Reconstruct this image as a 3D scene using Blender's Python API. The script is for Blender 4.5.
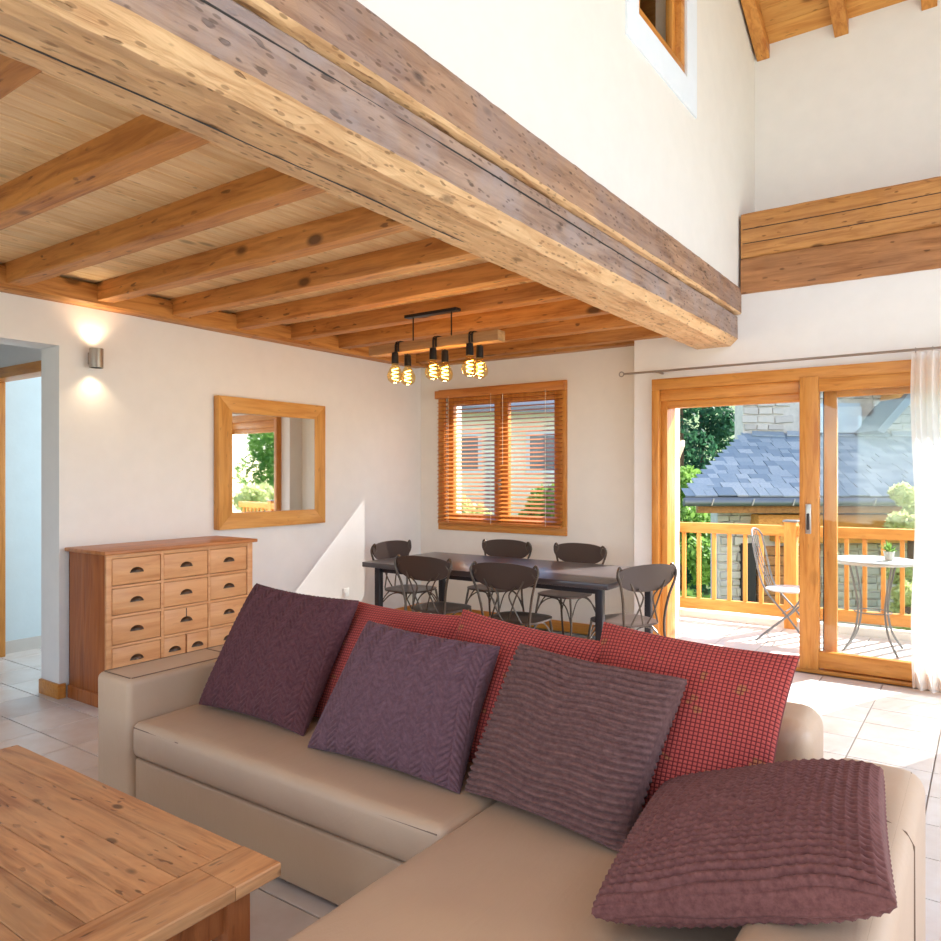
import bpy, bmesh, math, random
import numpy as np
from mathutils import Vector, Matrix
random.seed(7); np.random.seed(7)
S = bpy.context.scene
C = S.collection
for o in list(bpy.data.objects): bpy.data.objects.remove(o)
PI = math.pi
YAW = math.radians(35.12)
# ------------------------------------------------------------------ camera
cam = bpy.data.cameras.new('camera'); camo = bpy.data.objects.new('camera', cam); C.objects.link(camo)
camo.location = (0, 0, 1.45); camo.rotation_euler = (PI/2, 0, YAW)
cam.sensor_width = 36; cam.lens = 738.7/941*36; cam.shift_y = 4.5/941; cam.clip_start = .05; cam.clip_end = 400
S.camera = camo
# ------------------------------------------------------------------ world, sun, added fill lamps
w = bpy.data.worlds.new('world'); S.world = w; w.use_nodes = True
nt = w.node_tree; nt.nodes.clear()
sky = nt.nodes.new('ShaderNodeTexSky'); sky.sky_type = 'NISHITA'; sky.sun_disc = False
sky.sun_elevation = math.radians(38); sky.sun_rotation = math.radians(40); sky.altitude = 1200; sky.air_density = 1.0; sky.dust_density = 1.5
bg = nt.nodes.new('ShaderNodeBackground'); bg.inputs[1].default_value = .40
ow = nt.nodes.new('ShaderNodeOutputWorld')
nt.links.new(sky.outputs[0], bg.inputs[0]); nt.links.new(bg.outputs[0], ow.inputs[0])
SUND = Vector((-.45, -1, -.90)).normalized()          # direction the sunlight travels
sl = bpy.data.lights.new('sun', 'SUN'); sl.energy = 14; sl.angle = math.radians(.3); sl.color = (1, .96, .91)
so = bpy.data.objects.new('sun', sl); C.objects.link(so); so.rotation_euler = SUND.to_track_quat('-Z', 'Y').to_euler(); so.location = (8, 14, 12)
def area(name, loc, d, sx, sy, e, col):
    l = bpy.data.lights.new(name, 'AREA'); l.shape = 'RECTANGLE'; l.size = sx; l.size_y = sy; l.energy = e; l.color = col
    o = bpy.data.objects.new(name, l); C.objects.link(o); o.location = loc
    o.rotation_euler = Vector(d).to_track_quat('-Z', 'Y').to_euler(); return o
# added area lamps out of view brighten the room, set at invented glazing
area('fill_side', (2.92, 4.1, 1.15), (-1, 0, .04), 3.2, 2.0, 60, (.88, .94, 1))
area('fill_rear', (.2, -2.4, 1.3), (0, 1, 0), 4.6, 2.0, 24, (.95, .97, 1))
area('fill_rear_left', (-3.3, -2.4, 1.2), (0, 1, 0), 2.6, 2.0, 9, (.97, .97, 1))
area('fill_rear_high', (.6, -2.4, 4.6), (-.15, .8, -1), 3.6, 2.4, 52, (.92, .97, 1))
area('fill_gable', (2.92, 2.6, 4.6), (-1, 0, -.15), 3.4, 2.0, 8, (.86, .92, 1))
area('fill_hall', (-5.85, 4.4, 1.7), (0, -1, 0), 1.0, 1.8, 26, (.80, .92, 1))  # added lamp in the closed hall, standing in for bluish daylight
S.view_settings.view_transform = 'Standard'; S.view_settings.look = 'None'; S.view_settings.gamma = 1
S.view_settings.use_curve_mapping = False; S.view_settings.exposure = .35

# ------------------------------------------------------------------ materials
def lin(c):
    return tuple(((x/255)/12.92 if x/255 <= .04045 else ((x/255+.055)/1.055)**2.4) for x in c) + (1,)
class N:
    def __init__(s, name, rough=.5, spec=.5):
        s.m = bpy.data.materials.new(name); s.m.use_nodes = True; s.t = s.m.node_tree
        s.b = s.t.nodes['Principled BSDF']; s.b.inputs['Roughness'].default_value = rough; s.b.inputs['Specular IOR Level'].default_value = spec
    def n(s, ty, **k):
        x = s.t.nodes.new('ShaderNode'+ty)
        for a, v in k.items(): setattr(x, a, v)
        return x
    def l(s, a, b): s.t.links.new(a, b)
    def coord(s, scale=(1, 1, 1), rnd=True, kind='Object', rot=(0, 0, 0)):
        tc = s.n('TexCoord'); mp = s.n('Mapping'); mp.inputs['Scale'].default_value = scale; mp.inputs['Rotation'].default_value = rot
        s.l(tc.outputs[kind], mp.inputs['Vector'])
        if rnd:
            oi = s.n('ObjectInfo'); mu = s.n('Math', operation='MULTIPLY'); mu.inputs[1].default_value = 37.
            s.l(oi.outputs['Random'], mu.inputs[0]); s.l(mu.outputs[0], mp.inputs['Location'])
        return mp.outputs[0]
    def noise(s, v, sc, det=3, rough=.55, dist=0):
        x = s.n('TexNoise'); x.inputs['Scale'].default_value = sc; x.inputs['Detail'].default_value = det
        x.inputs['Roughness'].default_value = rough; x.inputs['Distortion'].default_value = dist
        s.l(v, x.inputs['Vector']); return x.outputs['Fac']
    def ramp(s, f, st):
        r = s.n('ValToRGB'); e = r.color_ramp.elements
        while len(e) < len(st): e.new(.5)
        for i, (p, c) in enumerate(st): e[i].position = p; e[i].color = c if len(c) == 4 else tuple(c)+(1,)
        s.l(f, r.inputs[0]); return r.outputs[0]
    def mix(s, f, a, b, mode='MIX'):
        x = s.n('Mix', data_type='RGBA', blend_type=mode)
        if isinstance(f, (int, float)): x.inputs[0].default_value = f
        else: s.l(f, x.inputs[0])
        for i, v in ((6, a), (7, b)):
            if isinstance(v, tuple): x.inputs[i].default_value = v
            else: s.l(v, x.inputs[i])
        return x.outputs[2]
    def col(s, c):
        if isinstance(c, tuple): s.b.inputs['Base Color'].default_value = c
        else: s.l(c, s.b.inputs['Base Color'])
    def bump(s, f, st=.3, d=.01):
        b = s.n('Bump'); b.inputs['Strength'].default_value = st; b.inputs['Distance'].default_value = d
        s.l(f, b.inputs['Height']); s.l(b.outputs[0], s.b.inputs['Normal'])
def wood(name, light, dark, axis='x', knots=.5, rough=.5, worn=0, grain=1., knotscale=1., vary=.25, band=None, hewn=0):
    m = N(name, rough, .35)
    st = {'x': (.09, 1, 1), 'y': (1, .09, 1), 'z': (1, 1, .09)}[axis]
    v = m.coord(st)
    g = m.noise(v, 26*grain, 4, .6, .6)
    L, D = lin(light), lin(dark)
    c = m.ramp(g, [(.34, D), (.5, tuple(.6*a+.4*b for a, b in zip(L, D))), (.64, L)])
    g2 = m.noise(m.coord(st), 6*grain, 3, .5, 1.2)
    c = m.mix(m.ramp(g2, [(.3, (.0,)*3), (.7, (.45,)*3)]), c, L)
    # knots and flecks
    ks = {'x': (.5, 1, 1), 'y': (1, .5, 1), 'z': (1, 1, .5)}[axis]
    vo = m.n('TexVoronoi'); vo.inputs['Scale'].default_value = 3.6*knotscale; m.l(m.coord(ks), vo.inputs['Vector'])
    kf = m.ramp(vo.outputs['Distance'], [(.07, (knots,)*3), (.13, (0, 0, 0))])
    c = m.mix(kf, c, tuple(x*.25 for x in D[:3])+(1,))
    fl = {'x': (.3, 1, 1), 'y': (1, .3, 1), 'z': (1, 1, .3)}[axis]
    vo2 = m.n('TexVoronoi'); vo2.inputs['Scale'].default_value = 24*knotscale**.5
    wob = m.n('TexNoise'); wob.inputs['Scale'].default_value = 30; fc = m.coord(fl); m.l(fc, wob.inputs['Vector'])
    wm = m.n('Mix', data_type='VECTOR'); wm.inputs[0].default_value = .04; m.l(fc, wm.inputs[4]); m.l(wob.outputs['Color'], wm.inputs[5]); m.l(wm.outputs[1], vo2.inputs['Vector'])
    ff0 = m.ramp(vo2.outputs['Distance'], [(.10+.05*(knots > .7), (knots*.9,)*3), (.17+.05*(knots > .7), (0, 0, 0))])
    ff = m.mix(1., ff0, m.ramp(m.noise(m.coord(), 4.5, 2), [(.42, (.15,)*3), (.58, (1, 1, 1))]), 'MULTIPLY')
    c = m.mix(ff, c, tuple(x*.35 for x in D[:3])+(1,))
    if worn:
        wv = m.noise(m.coord((1, 1, 1)), 3.5, 4, .6)
        c = m.mix(m.ramp(wv, [(.42, (0, 0, 0)), (.62, (worn,)*3)]), c, lin(band or (150, 132, 120)))
    oi = m.n('ObjectInfo'); r = m.ramp(oi.outputs['Random'], [(0, (1-vary,)*3), (1, (1, 1, 1))])
    c = m.mix(1., c, r, 'MULTIPLY')
    m.col(c)
    h = m.mix(ff, m.ramp(g, [(0, (0, 0, 0)), (1, (1, 1, 1))]), (0, 0, 0, 1))
    if hewn:
        hv = m.n('TexVoronoi'); hv.inputs['Scale'].default_value = 13; m.l(m.coord({'x': (.4, 1, 1), 'y': (1, .4, 1), 'z': (1, 1, .4)}[axis]), hv.inputs['Vector'])
        cu = m.n('TexVoronoi'); cu.inputs['Scale'].default_value = 40; m.l(m.coord({'x': (.35, 1, 1), 'y': (1, .35, 1), 'z': (1, 1, .35)}[axis]), cu.inputs['Vector'])
        cf = m.ramp(cu.outputs['Distance'], [(.17, (.6,)*3), (.24, (0, 0, 0))]); c = m.mix(cf, c, tuple(x*.5 for x in D[:3])+(1,)); m.col(c)
        h = m.mix(.6, h, m.ramp(hv.outputs['Distance'], [(0, (0, 0, 0)), (.8, (1, 1, 1))]))
    m.bump(h, .5+.3*bool(hewn), .008+.03*bool(hewn))
    return m.m
def plain(name, c, rough=.5, metal=0, spec=.5, nz=0, ns=20, bump=0):
    m = N(name, rough, spec); m.b.inputs['Metallic'].default_value = metal
    if nz:
        f = m.noise(m.coord(), ns, 4); C0 = lin(c)
        m.col(m.ramp(f, [(.3, tuple(x*(1-nz) for x in C0[:3])), (.7, tuple(min(1, x*(1+nz*.5)) for x in C0[:3]))]))
        if bump: m.bump(f, bump, .004)
    else: m.col(lin(c))
    return m.m
JOI = wood('joist_wood', (216, 148, 78), (158, 92, 40), 'x', .85, .5)
JOIY = wood('plate_wood', (226, 158, 84), (168, 96, 40), 'y', .75, .5)
PLK = wood('ceiling_board_wood', (252, 218, 164), (228, 178, 116), 'y', .55, .5, grain=1.4, vary=.14)
PLKX = wood('roof_board_wood', (228, 166, 90), (196, 122, 54), 'x', .7, .5, vary=.15)
RAFT = wood('rafter_wood', (224, 156, 80), (182, 106, 44), 'y', .6, .5)
BEAMB = wood('old_beam_lit_underside', (232, 192, 144), (176, 124, 78), 'y', .8, .6, .45, 1, 1.5, 0, (222, 184, 140), 1)  # sun bounced off the floor is put into this brighter colour
BEAMS = wood('old_beam_skylit_weathered_side', (178, 148, 128), (124, 96, 82), 'y', .8, .7, .6, 1, 1.5, 0, (162, 148, 146), 1)  # weathered wood, with the grey of sky light mixed into its colour
BEAMU = wood('old_upper_beam', (178, 140, 112), (122, 88, 68), 'y', .8, .7, .55, 1, 1.5, 0, (154, 132, 124), 1)
TIMB = wood('wall_timber_wood', (216, 154, 88), (160, 96, 46), 'x', .8, .55, .3, 1, 1.2, .16, (178, 122, 78))
TIMD = wood('wall_timber_dark', (190, 132, 84), (136, 86, 50), 'x', .85, .55, .3, 1, 1.2, .02, (150, 108, 78))
DOORW = wood('larch_frame_z', (214, 146, 70), (186, 112, 44), 'z', .25, .35, grain=1.3, vary=.06)
DOORX = wood('larch_frame_x', (214, 146, 70), (186, 112, 44), 'x', .25, .35, grain=1.3, vary=.06)
DOORY = wood('larch_frame_y', (214, 146, 70), (186, 112, 44), 'y', .25, .35, grain=1.3, vary=.06)
MIRX = wood('mirror_frame_wood_y', (220, 160, 84), (188, 122, 54), 'y', .5, .4, vary=.06)
MIRZ = wood('mirror_frame_wood_z', (220, 160, 84), (188, 122, 54), 'z', .5, .4, vary=.06)
CHB = wood('cherry_body', (176, 102, 50), (138, 70, 30), 'z', .12, .35, grain=.8, vary=.02)
CHY = wood('cherry_top', (196, 128, 76), (160, 94, 48), 'y', .12, .35, grain=.8, vary=.02)
CHD = wood('cherry_drawer', (222, 164, 112), (196, 132, 82), 'y', .18, .4, grain=.8, vary=.07)
CTT = wood('coffee_table_top_wood', (218, 160, 108), (146, 90, 52), 'x', .85, .45, .35, 1, 2.4, .2, (200, 160, 116))
CTY = wood('coffee_table_end_wood', (218, 160, 108), (152, 96, 56), 'y', .85, .45, .3, 1, 2.4, .1, (204, 164, 118))
CTL = wood('coffee_table_leg_wood', (190, 116, 66), (142, 78, 40), 'z', .5, .45)
BLIND = wood('blind_slat_wood', (206, 132, 62), (176, 98, 38), 'x', .1, .4, vary=.08)
BARW = wood('pendant_bar_wood', (176, 134, 88), (128, 90, 56), 'x', .3, .5)
OUTW = wood('outdoor_rail_wood', (226, 158, 76), (196, 122, 50), 'x', .3, .5, vary=.1)
OUTZ = wood('outdoor_baluster_wood', (226, 158, 76), (196, 122, 50), 'z', .3, .5, vary=.1)
OUTC = wood('outdoor_cladding', (190, 134, 84), (150, 100, 60), 'x', .4, .6, vary=.2)
# plaster
def plaster(name, c, b=.25):
    m = N(name, .85, .2); f = m.noise(m.coord(rnd=False), 7, 5, .6); C0 = lin(c)
    m.col(m.ramp(f, [(.3, tuple(x*.965 for x in C0[:3])), (.7, C0[:3])])); m.bump(f, b, .008); return m.m
WALL = plaster('cream_plaster', (238, 233, 229)); WALLW = plaster('warm_plaster', (238, 231, 222))
HALLW = plaster('daylit_blue_plaster', (214, 230, 236)); SURR = plaster('white_surround_plaster', (236, 241, 248), .1)  # the hall plaster's blue is daylight put into its colour
# floor tile
m = N('ceramic_floor_tile', .22, .5); f = m.noise(m.coord(), 5, 5, .6)
oi = m.n('ObjectInfo'); c = m.ramp(f, [(.3, lin((220, 208, 200))), (.55, lin((229, 221, 216))), (.75, lin((236, 231, 228)))])
c = m.mix(1., c, m.ramp(oi.outputs['Random'], [(0, (.9, .9, .91)), (1, (1, 1, 1))]), 'MULTIPLY'); m.col(c); m.bump(f, .12, .003); TILE = m.m
GROUT = plain('floor_grout', (150, 138, 128), .9)
# leather
def leather(name, c):
    m = N(name, .42, .45); v = m.coord(rnd=False); f = m.noise(v, 3, 4, .6); C0 = lin(c)
    m.col(m.ramp(f, [(.3, tuple(x*.93 for x in C0[:3])), (.7, C0[:3])]))
    vo = m.n('TexVoronoi'); vo.inputs['Scale'].default_value = 190; m.l(v, vo.inputs['Vector'])
    wr = m.noise(m.coord((2.2, .7, 1), False), 7, 3, .6, 1.0)
    mx = m.n('Math', operation='MULTIPLY_ADD'); m.l(vo.outputs['Distance'], mx.inputs[0]); mx.inputs[1].default_value = .07; m.l(wr, mx.inputs[2])
    m.bump(mx.outputs[0], .22, .010); return m.m
LEA = leather('tan_leather', (194, 165, 138)); SEAM = plain('seam_thread', (120, 96, 78), .7)
# fabrics
def fabric(name, c1, c2, sheen=.3, ns=60):
    m = N(name, .9, .15); m.b.inputs['Sheen Weight'].default_value = sheen; m.b.inputs['Sheen Roughness'].default_value = .5
    f = m.noise(m.coord(), ns, 4, .7); m.col(m.ramp(f, [(.35, lin(c1)), (.7, lin(c2))])); m.bump(f, .25, .002); return m.m
FP1 = fabric('plum_herringbone_fabric', (84, 50, 55), (106, 68, 72), .06)
FP2 = fabric('mauve_herringbone_fabric', (92, 64, 72), (116, 86, 94), .06)
FP3 = fabric('mauve_ribbed_fabric', (94, 64, 62), (122, 90, 86), .06)
FP4 = fabric('rosewood_ribbed_fabric', (100, 62, 60), (126, 84, 80), .06)
def red_fabric():
    m = N('red_waffle_fabric', .85, .15); m.b.inputs['Sheen Weight'].default_value = .05
    tc = m.n('TexCoord'); sp = m.n('SeparateXYZ'); m.l(tc.outputs['UV'], sp.inputs[0])
    def tri(o, k):
        a = m.n('Math', operation='MULTIPLY'); m.l(o, a.inputs[0]); a.inputs[1].default_value = k
        b = m.n('Math', operation='PINGPONG'); m.l(a.outputs[0], b.inputs[0]); b.inputs[1].default_value = .5; return b.outputs[0]
    a, b = tri(sp.outputs[0], 46), tri(sp.outputs[1], 46)
    mn = m.n('Math', operation='MINIMUM'); m.l(a, mn.inputs[0]); m.l(b, mn.inputs[1])
    vo = m.n('TexNoise'); vo.inputs['Scale'].default_value = 9; m.l(tc.outputs['UV'], vo.inputs['Vector'])
    basec = m.mix(m.ramp(vo.outputs['Fac'], [(.64, (0, 0, 0)), (.66, (.75,)*3)]), lin((192, 86, 78)), lin((172, 118, 76)))
    c = m.mix(m.ramp(mn.outputs[0], [(.06, (1, 1, 1)), (.2, (0, 0, 0))]), basec, lin((104, 38, 40)))
    m.col(c); m.bump(mn.outputs[0], .9, .006); return m.m
RED = red_fabric()
CHAIRM = plain('dark_bronze_metal', (78, 64, 58), .34, .35); CHAIRL = plain('bronze_tube_metal', (92, 80, 70), .35, .7)
TABT = plain('dark_table_top', (66, 58, 60), .28, 0, .7); TABL = plain('dark_table_metal', (44, 40, 44), .4, .4)
BLACK = plain('black_metal', (28, 24, 24), .4, .5); BRON = plain('antique_bronze', (78, 62, 50), .35, .8)
STEEL = plain('brushed_nickel', (176, 168, 160), .3, .9); DARKG = plain('dark_gasket', (44, 38, 36), .6)
WHITE = plain('white_plastic', (240, 240, 238), .4); CORD = plain('cream_cord', (230, 214, 186), .8)
MIRR = plain('mirror_silver', (236, 240, 240), .02, 1.)
GREYM = plain('outdoor_grey_metal', (120, 122, 122), .4, .5)
GUT = plain('zinc_gutter', (118, 122, 128), .45, .6)
SLATE = N('roof_slate', .5, .4); _v = SLATE.coord(); _f = SLATE.noise(_v, 9, 4)
_oi = SLATE.n('ObjectInfo'); SLATE.col(SLATE.mix(_f, SLATE.ramp(_oi.outputs['Random'], [(0, lin((124, 134, 140))), (.5, lin((164, 170, 172))), (1, lin((214, 212, 204)))]), lin((130, 146, 158)))); SLATE.bump(_f, .4, .01); SLATE = SLATE.m
STONE = N('wall_stone', .85, .2); _v = STONE.coord(); _f = STONE.noise(_v, 6, 5)
_oi = STONE.n('ObjectInfo'); STONE.col(STONE.mix(_f, STONE.ramp(_oi.outputs['Random'], [(0, lin((168, 158, 146))), (.5, lin((204, 196, 184))), (1, lin((222, 210, 190)))]), lin((190, 184, 176)))); STONE.bump(_f, .5, .02); STONE = STONE.m
MORT = plain('lime_mortar', (206, 200, 190), .9, nz=.15, ns=8)
SHUT = plain('pale_shutter', (214, 222, 224), .6)
GRASS = plain('meadow_grass', (104, 128, 72), .9, nz=.4, ns=2)
BALT = plain('balcony_tile', (214, 208, 202), .5, nz=.08, ns=6)
def leafm(name, a, b):
    m = N(name, .6, .2); f = m.noise(m.coord(rnd=False), 1.2, 3)
    m.col(m.ramp(f, [(.35, lin(a)), (.65, lin(b))]))
    tr = m.n('BsdfTranslucent'); tr.inputs[0].default_value = lin(b); mx = m.n('MixShader'); mx.inputs[0].default_value = .35
    out = m.t.nodes['Material Output']; m.l(m.b.outputs[0], mx.inputs[1]); m.l(tr.outputs[0], mx.inputs[2]); m.l(mx.outputs[0], out.inputs[0]); return m.m
LEAFD = leafm('conifer_needles', (30, 66, 52), (66, 112, 78)); LEAFM = leafm('green_leaves', (78, 124, 58), (140, 178, 88)); LEAFP = leafm('pale_leaves', (176, 190, 120), (220, 222, 160))
BARK = plain('bark', (92, 72, 56), .9, nz=.3)
def glassm(name, tint=(1, 1, 1), g=.03):
    m = N(name); t = m.t; t.nodes.remove(m.b)
    tr = m.n('BsdfTransparent'); tr.inputs[0].default_value = tint+(1,); gl = m.n('BsdfGlossy'); gl.inputs['Roughness'].default_value = .02
    lw = m.n('LayerWeight'); lw.inputs[0].default_value = .5; pw = m.n('Math', operation='POWER'); m.l(lw.outputs['Facing'], pw.inputs[0]); pw.inputs[1].default_value = 5
    fr = m.n('Math', operation='MULTIPLY_ADD'); m.l(pw.outputs[0], fr.inputs[0]); fr.inputs[1].default_value = .45; fr.inputs[2].default_value = g; mx = m.n('MixShader')
    m.l(fr.outputs[0], mx.inputs[0]); m.l(tr.outputs[0], mx.inputs[1]); m.l(gl.outputs[0], mx.inputs[2]); m.l(mx.outputs[0], t.nodes['Material Output'].inputs[0]); return m.m
GLASS = glassm('window_glass', (.97, .985, .98)); AMBER = glassm('amber_bulb_glass', (1, .86, .55))
def emis(name, c, e):
    m = N(name); em = m.n('Emission'); em.inputs[0].default_value = lin(c); em.inputs[1].default_value = e
    m.t.nodes.remove(m.b); m.l(em.outputs[0], m.t.nodes['Material Output'].inputs[0]); return m.m
FIL = emis('warm_filament', (255, 196, 96), 22.); LAMPE = emis('warm_lamp', (255, 220, 170), 8.)
m = N('sheer_voile'); t = m.t; t.nodes.remove(m.b)
tr = m.n('BsdfTransparent'); tr.inputs[0].default_value = (1, 1, 1, 1)
df = m.n('BsdfDiffuse'); df.inputs[0].default_value = lin((250, 248, 244)); tl = m.n('BsdfTranslucent'); tl.inputs[0].default_value = lin((252, 250, 246))
m1 = m.n('MixShader'); m1.inputs[0].default_value = .5; m.l(df.outputs[0], m1.inputs[1]); m.l(tl.outputs[0], m1.inputs[2])
m2 = m.n('MixShader'); m2.inputs[0].default_value = .72; m.l(tr.outputs[0], m2.inputs[1]); m.l(m1.outputs[0], m2.inputs[2]); m.l(m2.outputs[0], t.nodes['Material Output'].inputs[0]); VOILE = m.m

# ------------------------------------------------------------------ geometry helpers
class G:
    def __init__(s): s.v = []; s.f = []
    def add(s, v, f):
        k = len(s.v); s.v += [tuple(p) for p in v]; s.f += [tuple(i+k for i in q) for q in f]; return s
    def box(s, x0, x1, y0, y1, z0, z1):
        v = [(x, y, z) for x in (x0, x1) for y in (y0, y1) for z in (z0, z1)]
        return s.add(v, [(0, 1, 3, 2), (4, 6, 7, 5), (0, 4, 5, 1), (2, 3, 7, 6), (0, 2, 6, 4), (1, 5, 7, 3)])
    def hexa(s, a, b):       # two quads a,b (4 points each) joined
        return s.add(list(a)+list(b), [(3, 2, 1, 0), (4, 5, 6, 7), (0, 1, 5, 4), (1, 2, 6, 5), (2, 3, 7, 6), (3, 0, 4, 7)])
    def tube(s, pts, r, n=8, cap=True):
        pts = [Vector(p) for p in pts]; rr = r if isinstance(r, (list, tuple)) else [r]*len(pts)
        rings = []; up = None
        for i, p in enumerate(pts):
            d = (pts[min(i+1, len(pts)-1)]-pts[max(i-1, 0)]).normalized()
            if up is None: up = Vector((0, 0, 1)) if abs(d.z) < .9 else Vector((1, 0, 0))
            a = d.cross(up).normalized(); b = a.cross(d).normalized(); up = b
            rings.append([p+(a*math.cos(2*PI*k/n)+b*math.sin(2*PI*k/n))*rr[i] for k in range(n)])
        v = [q for R_ in rings for q in R_]; f = []
        for i in range(len(pts)-1):
            for k in range(n):
                f.append((i*n+k, i*n+(k+1) % n, (i+1)*n+(k+1) % n, (i+1)*n+k))
        if cap: f.append(tuple(reversed(range(n)))); f.append(tuple((len(pts)-1)*n+k for k in range(n)))
        return s.add(v, f)
    def lathe(s, prof, c=(0, 0, 0), n=20):
        v = []; f = []
        for r, z in prof:
            for k in range(n): v.append((c[0]+r*math.cos(2*PI*k/n), c[1]+r*math.sin(2*PI*k/n), c[2]+z))
        for i in range(len(prof)-1):
            for k in range(n): f.append((i*n+k, i*n+(k+1) % n, (i+1)*n+(k+1) % n, (i+1)*n+k))
        f.append(tuple(reversed(range(n)))); f.append(tuple((len(prof)-1)*n+k for k in range(n)))
        return s.add(v, f)
    def build(s, name, mat, parent=None, bevel=0, seg=2, smooth=None, kind=None, label=None, origin=None, mats=None, fm=None):
        V = np.array(s.v, float); off = V.mean(0) if origin is None else np.array(origin, float)
        if origin is None: lo, hi = V.min(0), V.max(0); off = (lo+hi)/2; off[2] = lo[2]
        me = bpy.data.meshes.new(name); me.from_pydata([tuple(p-off) for p in V], [], s.f)
        if bevel:
            bm = bmesh.new(); bm.from_mesh(me); bmesh.ops.recalc_face_normals(bm, faces=bm.faces)
            ed = [e for e in bm.edges if len(e.link_faces) == 2 and e.calc_face_angle(0) > .5]
            bmesh.ops.bevel(bm, geom=ed, offset=bevel, segments=seg, profile=.5, affect='EDGES', clamp_overlap=True); bm.to_mesh(me); bm.free()
        for mm in (mats or [mat]): me.materials.append(mm)
        if fm:
            for p in me.polygons: p.material_index = fm(p)
        if smooth is None: smooth = bool(bevel)
        if smooth:
            me.polygons.foreach_set('use_smooth', [True]*len(me.polygons)); me.set_sharp_from_angle(angle=math.radians(40))
        o = bpy.data.objects.new(name, me); C.objects.link(o); place(o, off, parent)
        if kind: o['kind'] = kind
        if label: o['label'] = label
        return o
WL = {}
def place(o, off, parent):
    off = Vector(off); WL[o.name] = off
    if parent: o.parent = parent; off = off-WL[parent.name]
    o.location = off
def thing(name, label, cat, loc, group=None):
    o = bpy.data.objects.new(name, None); C.objects.link(o); o.empty_display_size = .1
    o['label'] = label; o['category'] = cat
    if group: o['group'] = group
    place(o, loc, None); return o
def tag(o, label, cat, group=None):
    o['label'] = label; o['category'] = cat
    if group: o['group'] = group
    return o
def dup(o, parent=None, loc=None):
    c = o.copy(); C.objects.link(c)
    if parent: c.parent = parent
    if loc is not None: c.location = loc
    for ch in o.children: dup(ch, c)
    return c
def inst(src, parent, loc, rot=(0, 0, 0), sc=(1, 1, 1)):   # another piece that shares mesh data
    c = src.copy(); C.objects.link(c); c.parent = parent
    c.location = Vector(loc)-WL[parent.name]; c.rotation_euler = rot; c.scale = sc; return c
def bez(P, n=10):
    P = [Vector(p) for p in P]; out = []
    for i in range(n+1):
        t = i/n; Q = P[:]
        while len(Q) > 1: Q = [Q[k].lerp(Q[k+1], t) for k in range(len(Q)-1)]
        out.append(Q[0])
    return out
def spline(P, n=6):
    P = [Vector(p) for p in P]; out = []
    for i in range(len(P)-1):
        a, b, c, d = P[max(i-1, 0)], P[i], P[i+1], P[min(i+2, len(P)-1)]
        for k in range(n):
            t = k/n; out.append(.5*((2*b)+(c-a)*t+(2*a-5*b+4*c-d)*t*t+(3*b-a-3*c+d)*t**3))
    out.append(P[-1]); return out

# ------------------------------------------------------------------ floor with tiles
PX, PY, GX, GY = .379, .318, -.607, 4.555
fl = G().box(-6.9, 3.2, -2.7, 6.0, -.2, -.006).build('floor', GROUT, kind='structure')
t0 = None; rest = G(); cells = []
i0 = int(math.floor((-6.6-GX)/PX)); i1 = int(math.ceil((3.0-GX)/PX)); j0 = int(math.floor((-2.5-GY)/PY)); j1 = int(math.ceil((6.0-GY)/PY))
Rv = Vector((math.cos(YAW), math.sin(YAW), 0)); Fv = Vector((-math.sin(YAW), math.cos(YAW), 0))
for i in range(i0, i1):
    for j in range(j0, j1):
        x = GX+(i+.5)*PX; y = GY+(j+.5)*PY
        if y > 5.98 or x > 2.9: continue
        d = Vector((x, y, 0)).dot(Fv); u = Vector((x, y, 0)).dot(Rv)
        vis = d > 1.5 and abs(u/d*739) < 500 and 475+1.45*739/d < 990 and not (-4.9 < x < -2.2 and y > 3.8) and not (-3.0 < x < -.6 and 2.0 < y < 3.2) and (x > -6.6)
        cells.append((0 if vis else 1, d if d > 0 else 99, x, y))
cells.sort(); nvis = 0
for v_, d, x, y in cells:
    y1 = min(y+PY/2-.003, 5.95)
    if v_ == 0 and nvis < 290:
        if t0 is None:
            t0 = G().box(x-PX/2+.003, x+PX/2-.003, y-PY/2+.003, y1, -.006, 0).build('tile', TILE, fl, .0015, 1)
        else: inst(t0, fl, (x, y, -.006))
        nvis += 1
    else: rest.box(x-PX/2+.003, x+PX/2-.003, y-PY/2+.003, y1, -.006, 0)
rest.build('tile_field', TILE, fl, kind='stuff')

# ------------------------------------------------------------------ room shell
def structure(name, mat, boxes, bevel=0, **k):
    g = G()
    for b in boxes: g.box(*b)
    return g.build(name, mat, kind='structure', bevel=bevel, smooth=bool(bevel), **k)
XL = -4.94
structure('wall_left', WALL, [(XL-.24, XL, -2.5, 1.1, 0, 2.75), (XL-.24, XL, 1.1, 2.385, 2.29, 2.75), (XL-.24, XL, 2.385, 6.40, 0, 2.75)])
WX0, WX1, WZ0, WZ1 = -4.62, -3.27, .96, 2.26
structure('wall_back', WALLW, [(XL, WX0, 6.11, 6.40, 0, 2.75), (WX1, -2.47, 6.11, 6.40, 0, 2.75), (WX0, WX1, 6.11, 6.40, 0, WZ0), (WX0, WX1, 6.11, 6.40, WZ1, 2.75)])
DX0, DX1, DZ = -2.29, .62, 2.24
structure('wall_door', WALL, [(-2.47, DX0, 5.93, 6.40, 0, 2.86), (DX0, DX1, 5.93, 6.40, DZ, 2.86), (DX1, 3.0, 5.93, 6.40, 0, 2.86)])
structure('wall_back_upper', WALL, [(-5.18, -1.8, 6.40, 6.62, 2.75, 6.0), (-1.8, 3.2, 6.40, 6.62, 2.86, 6.0)])
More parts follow.
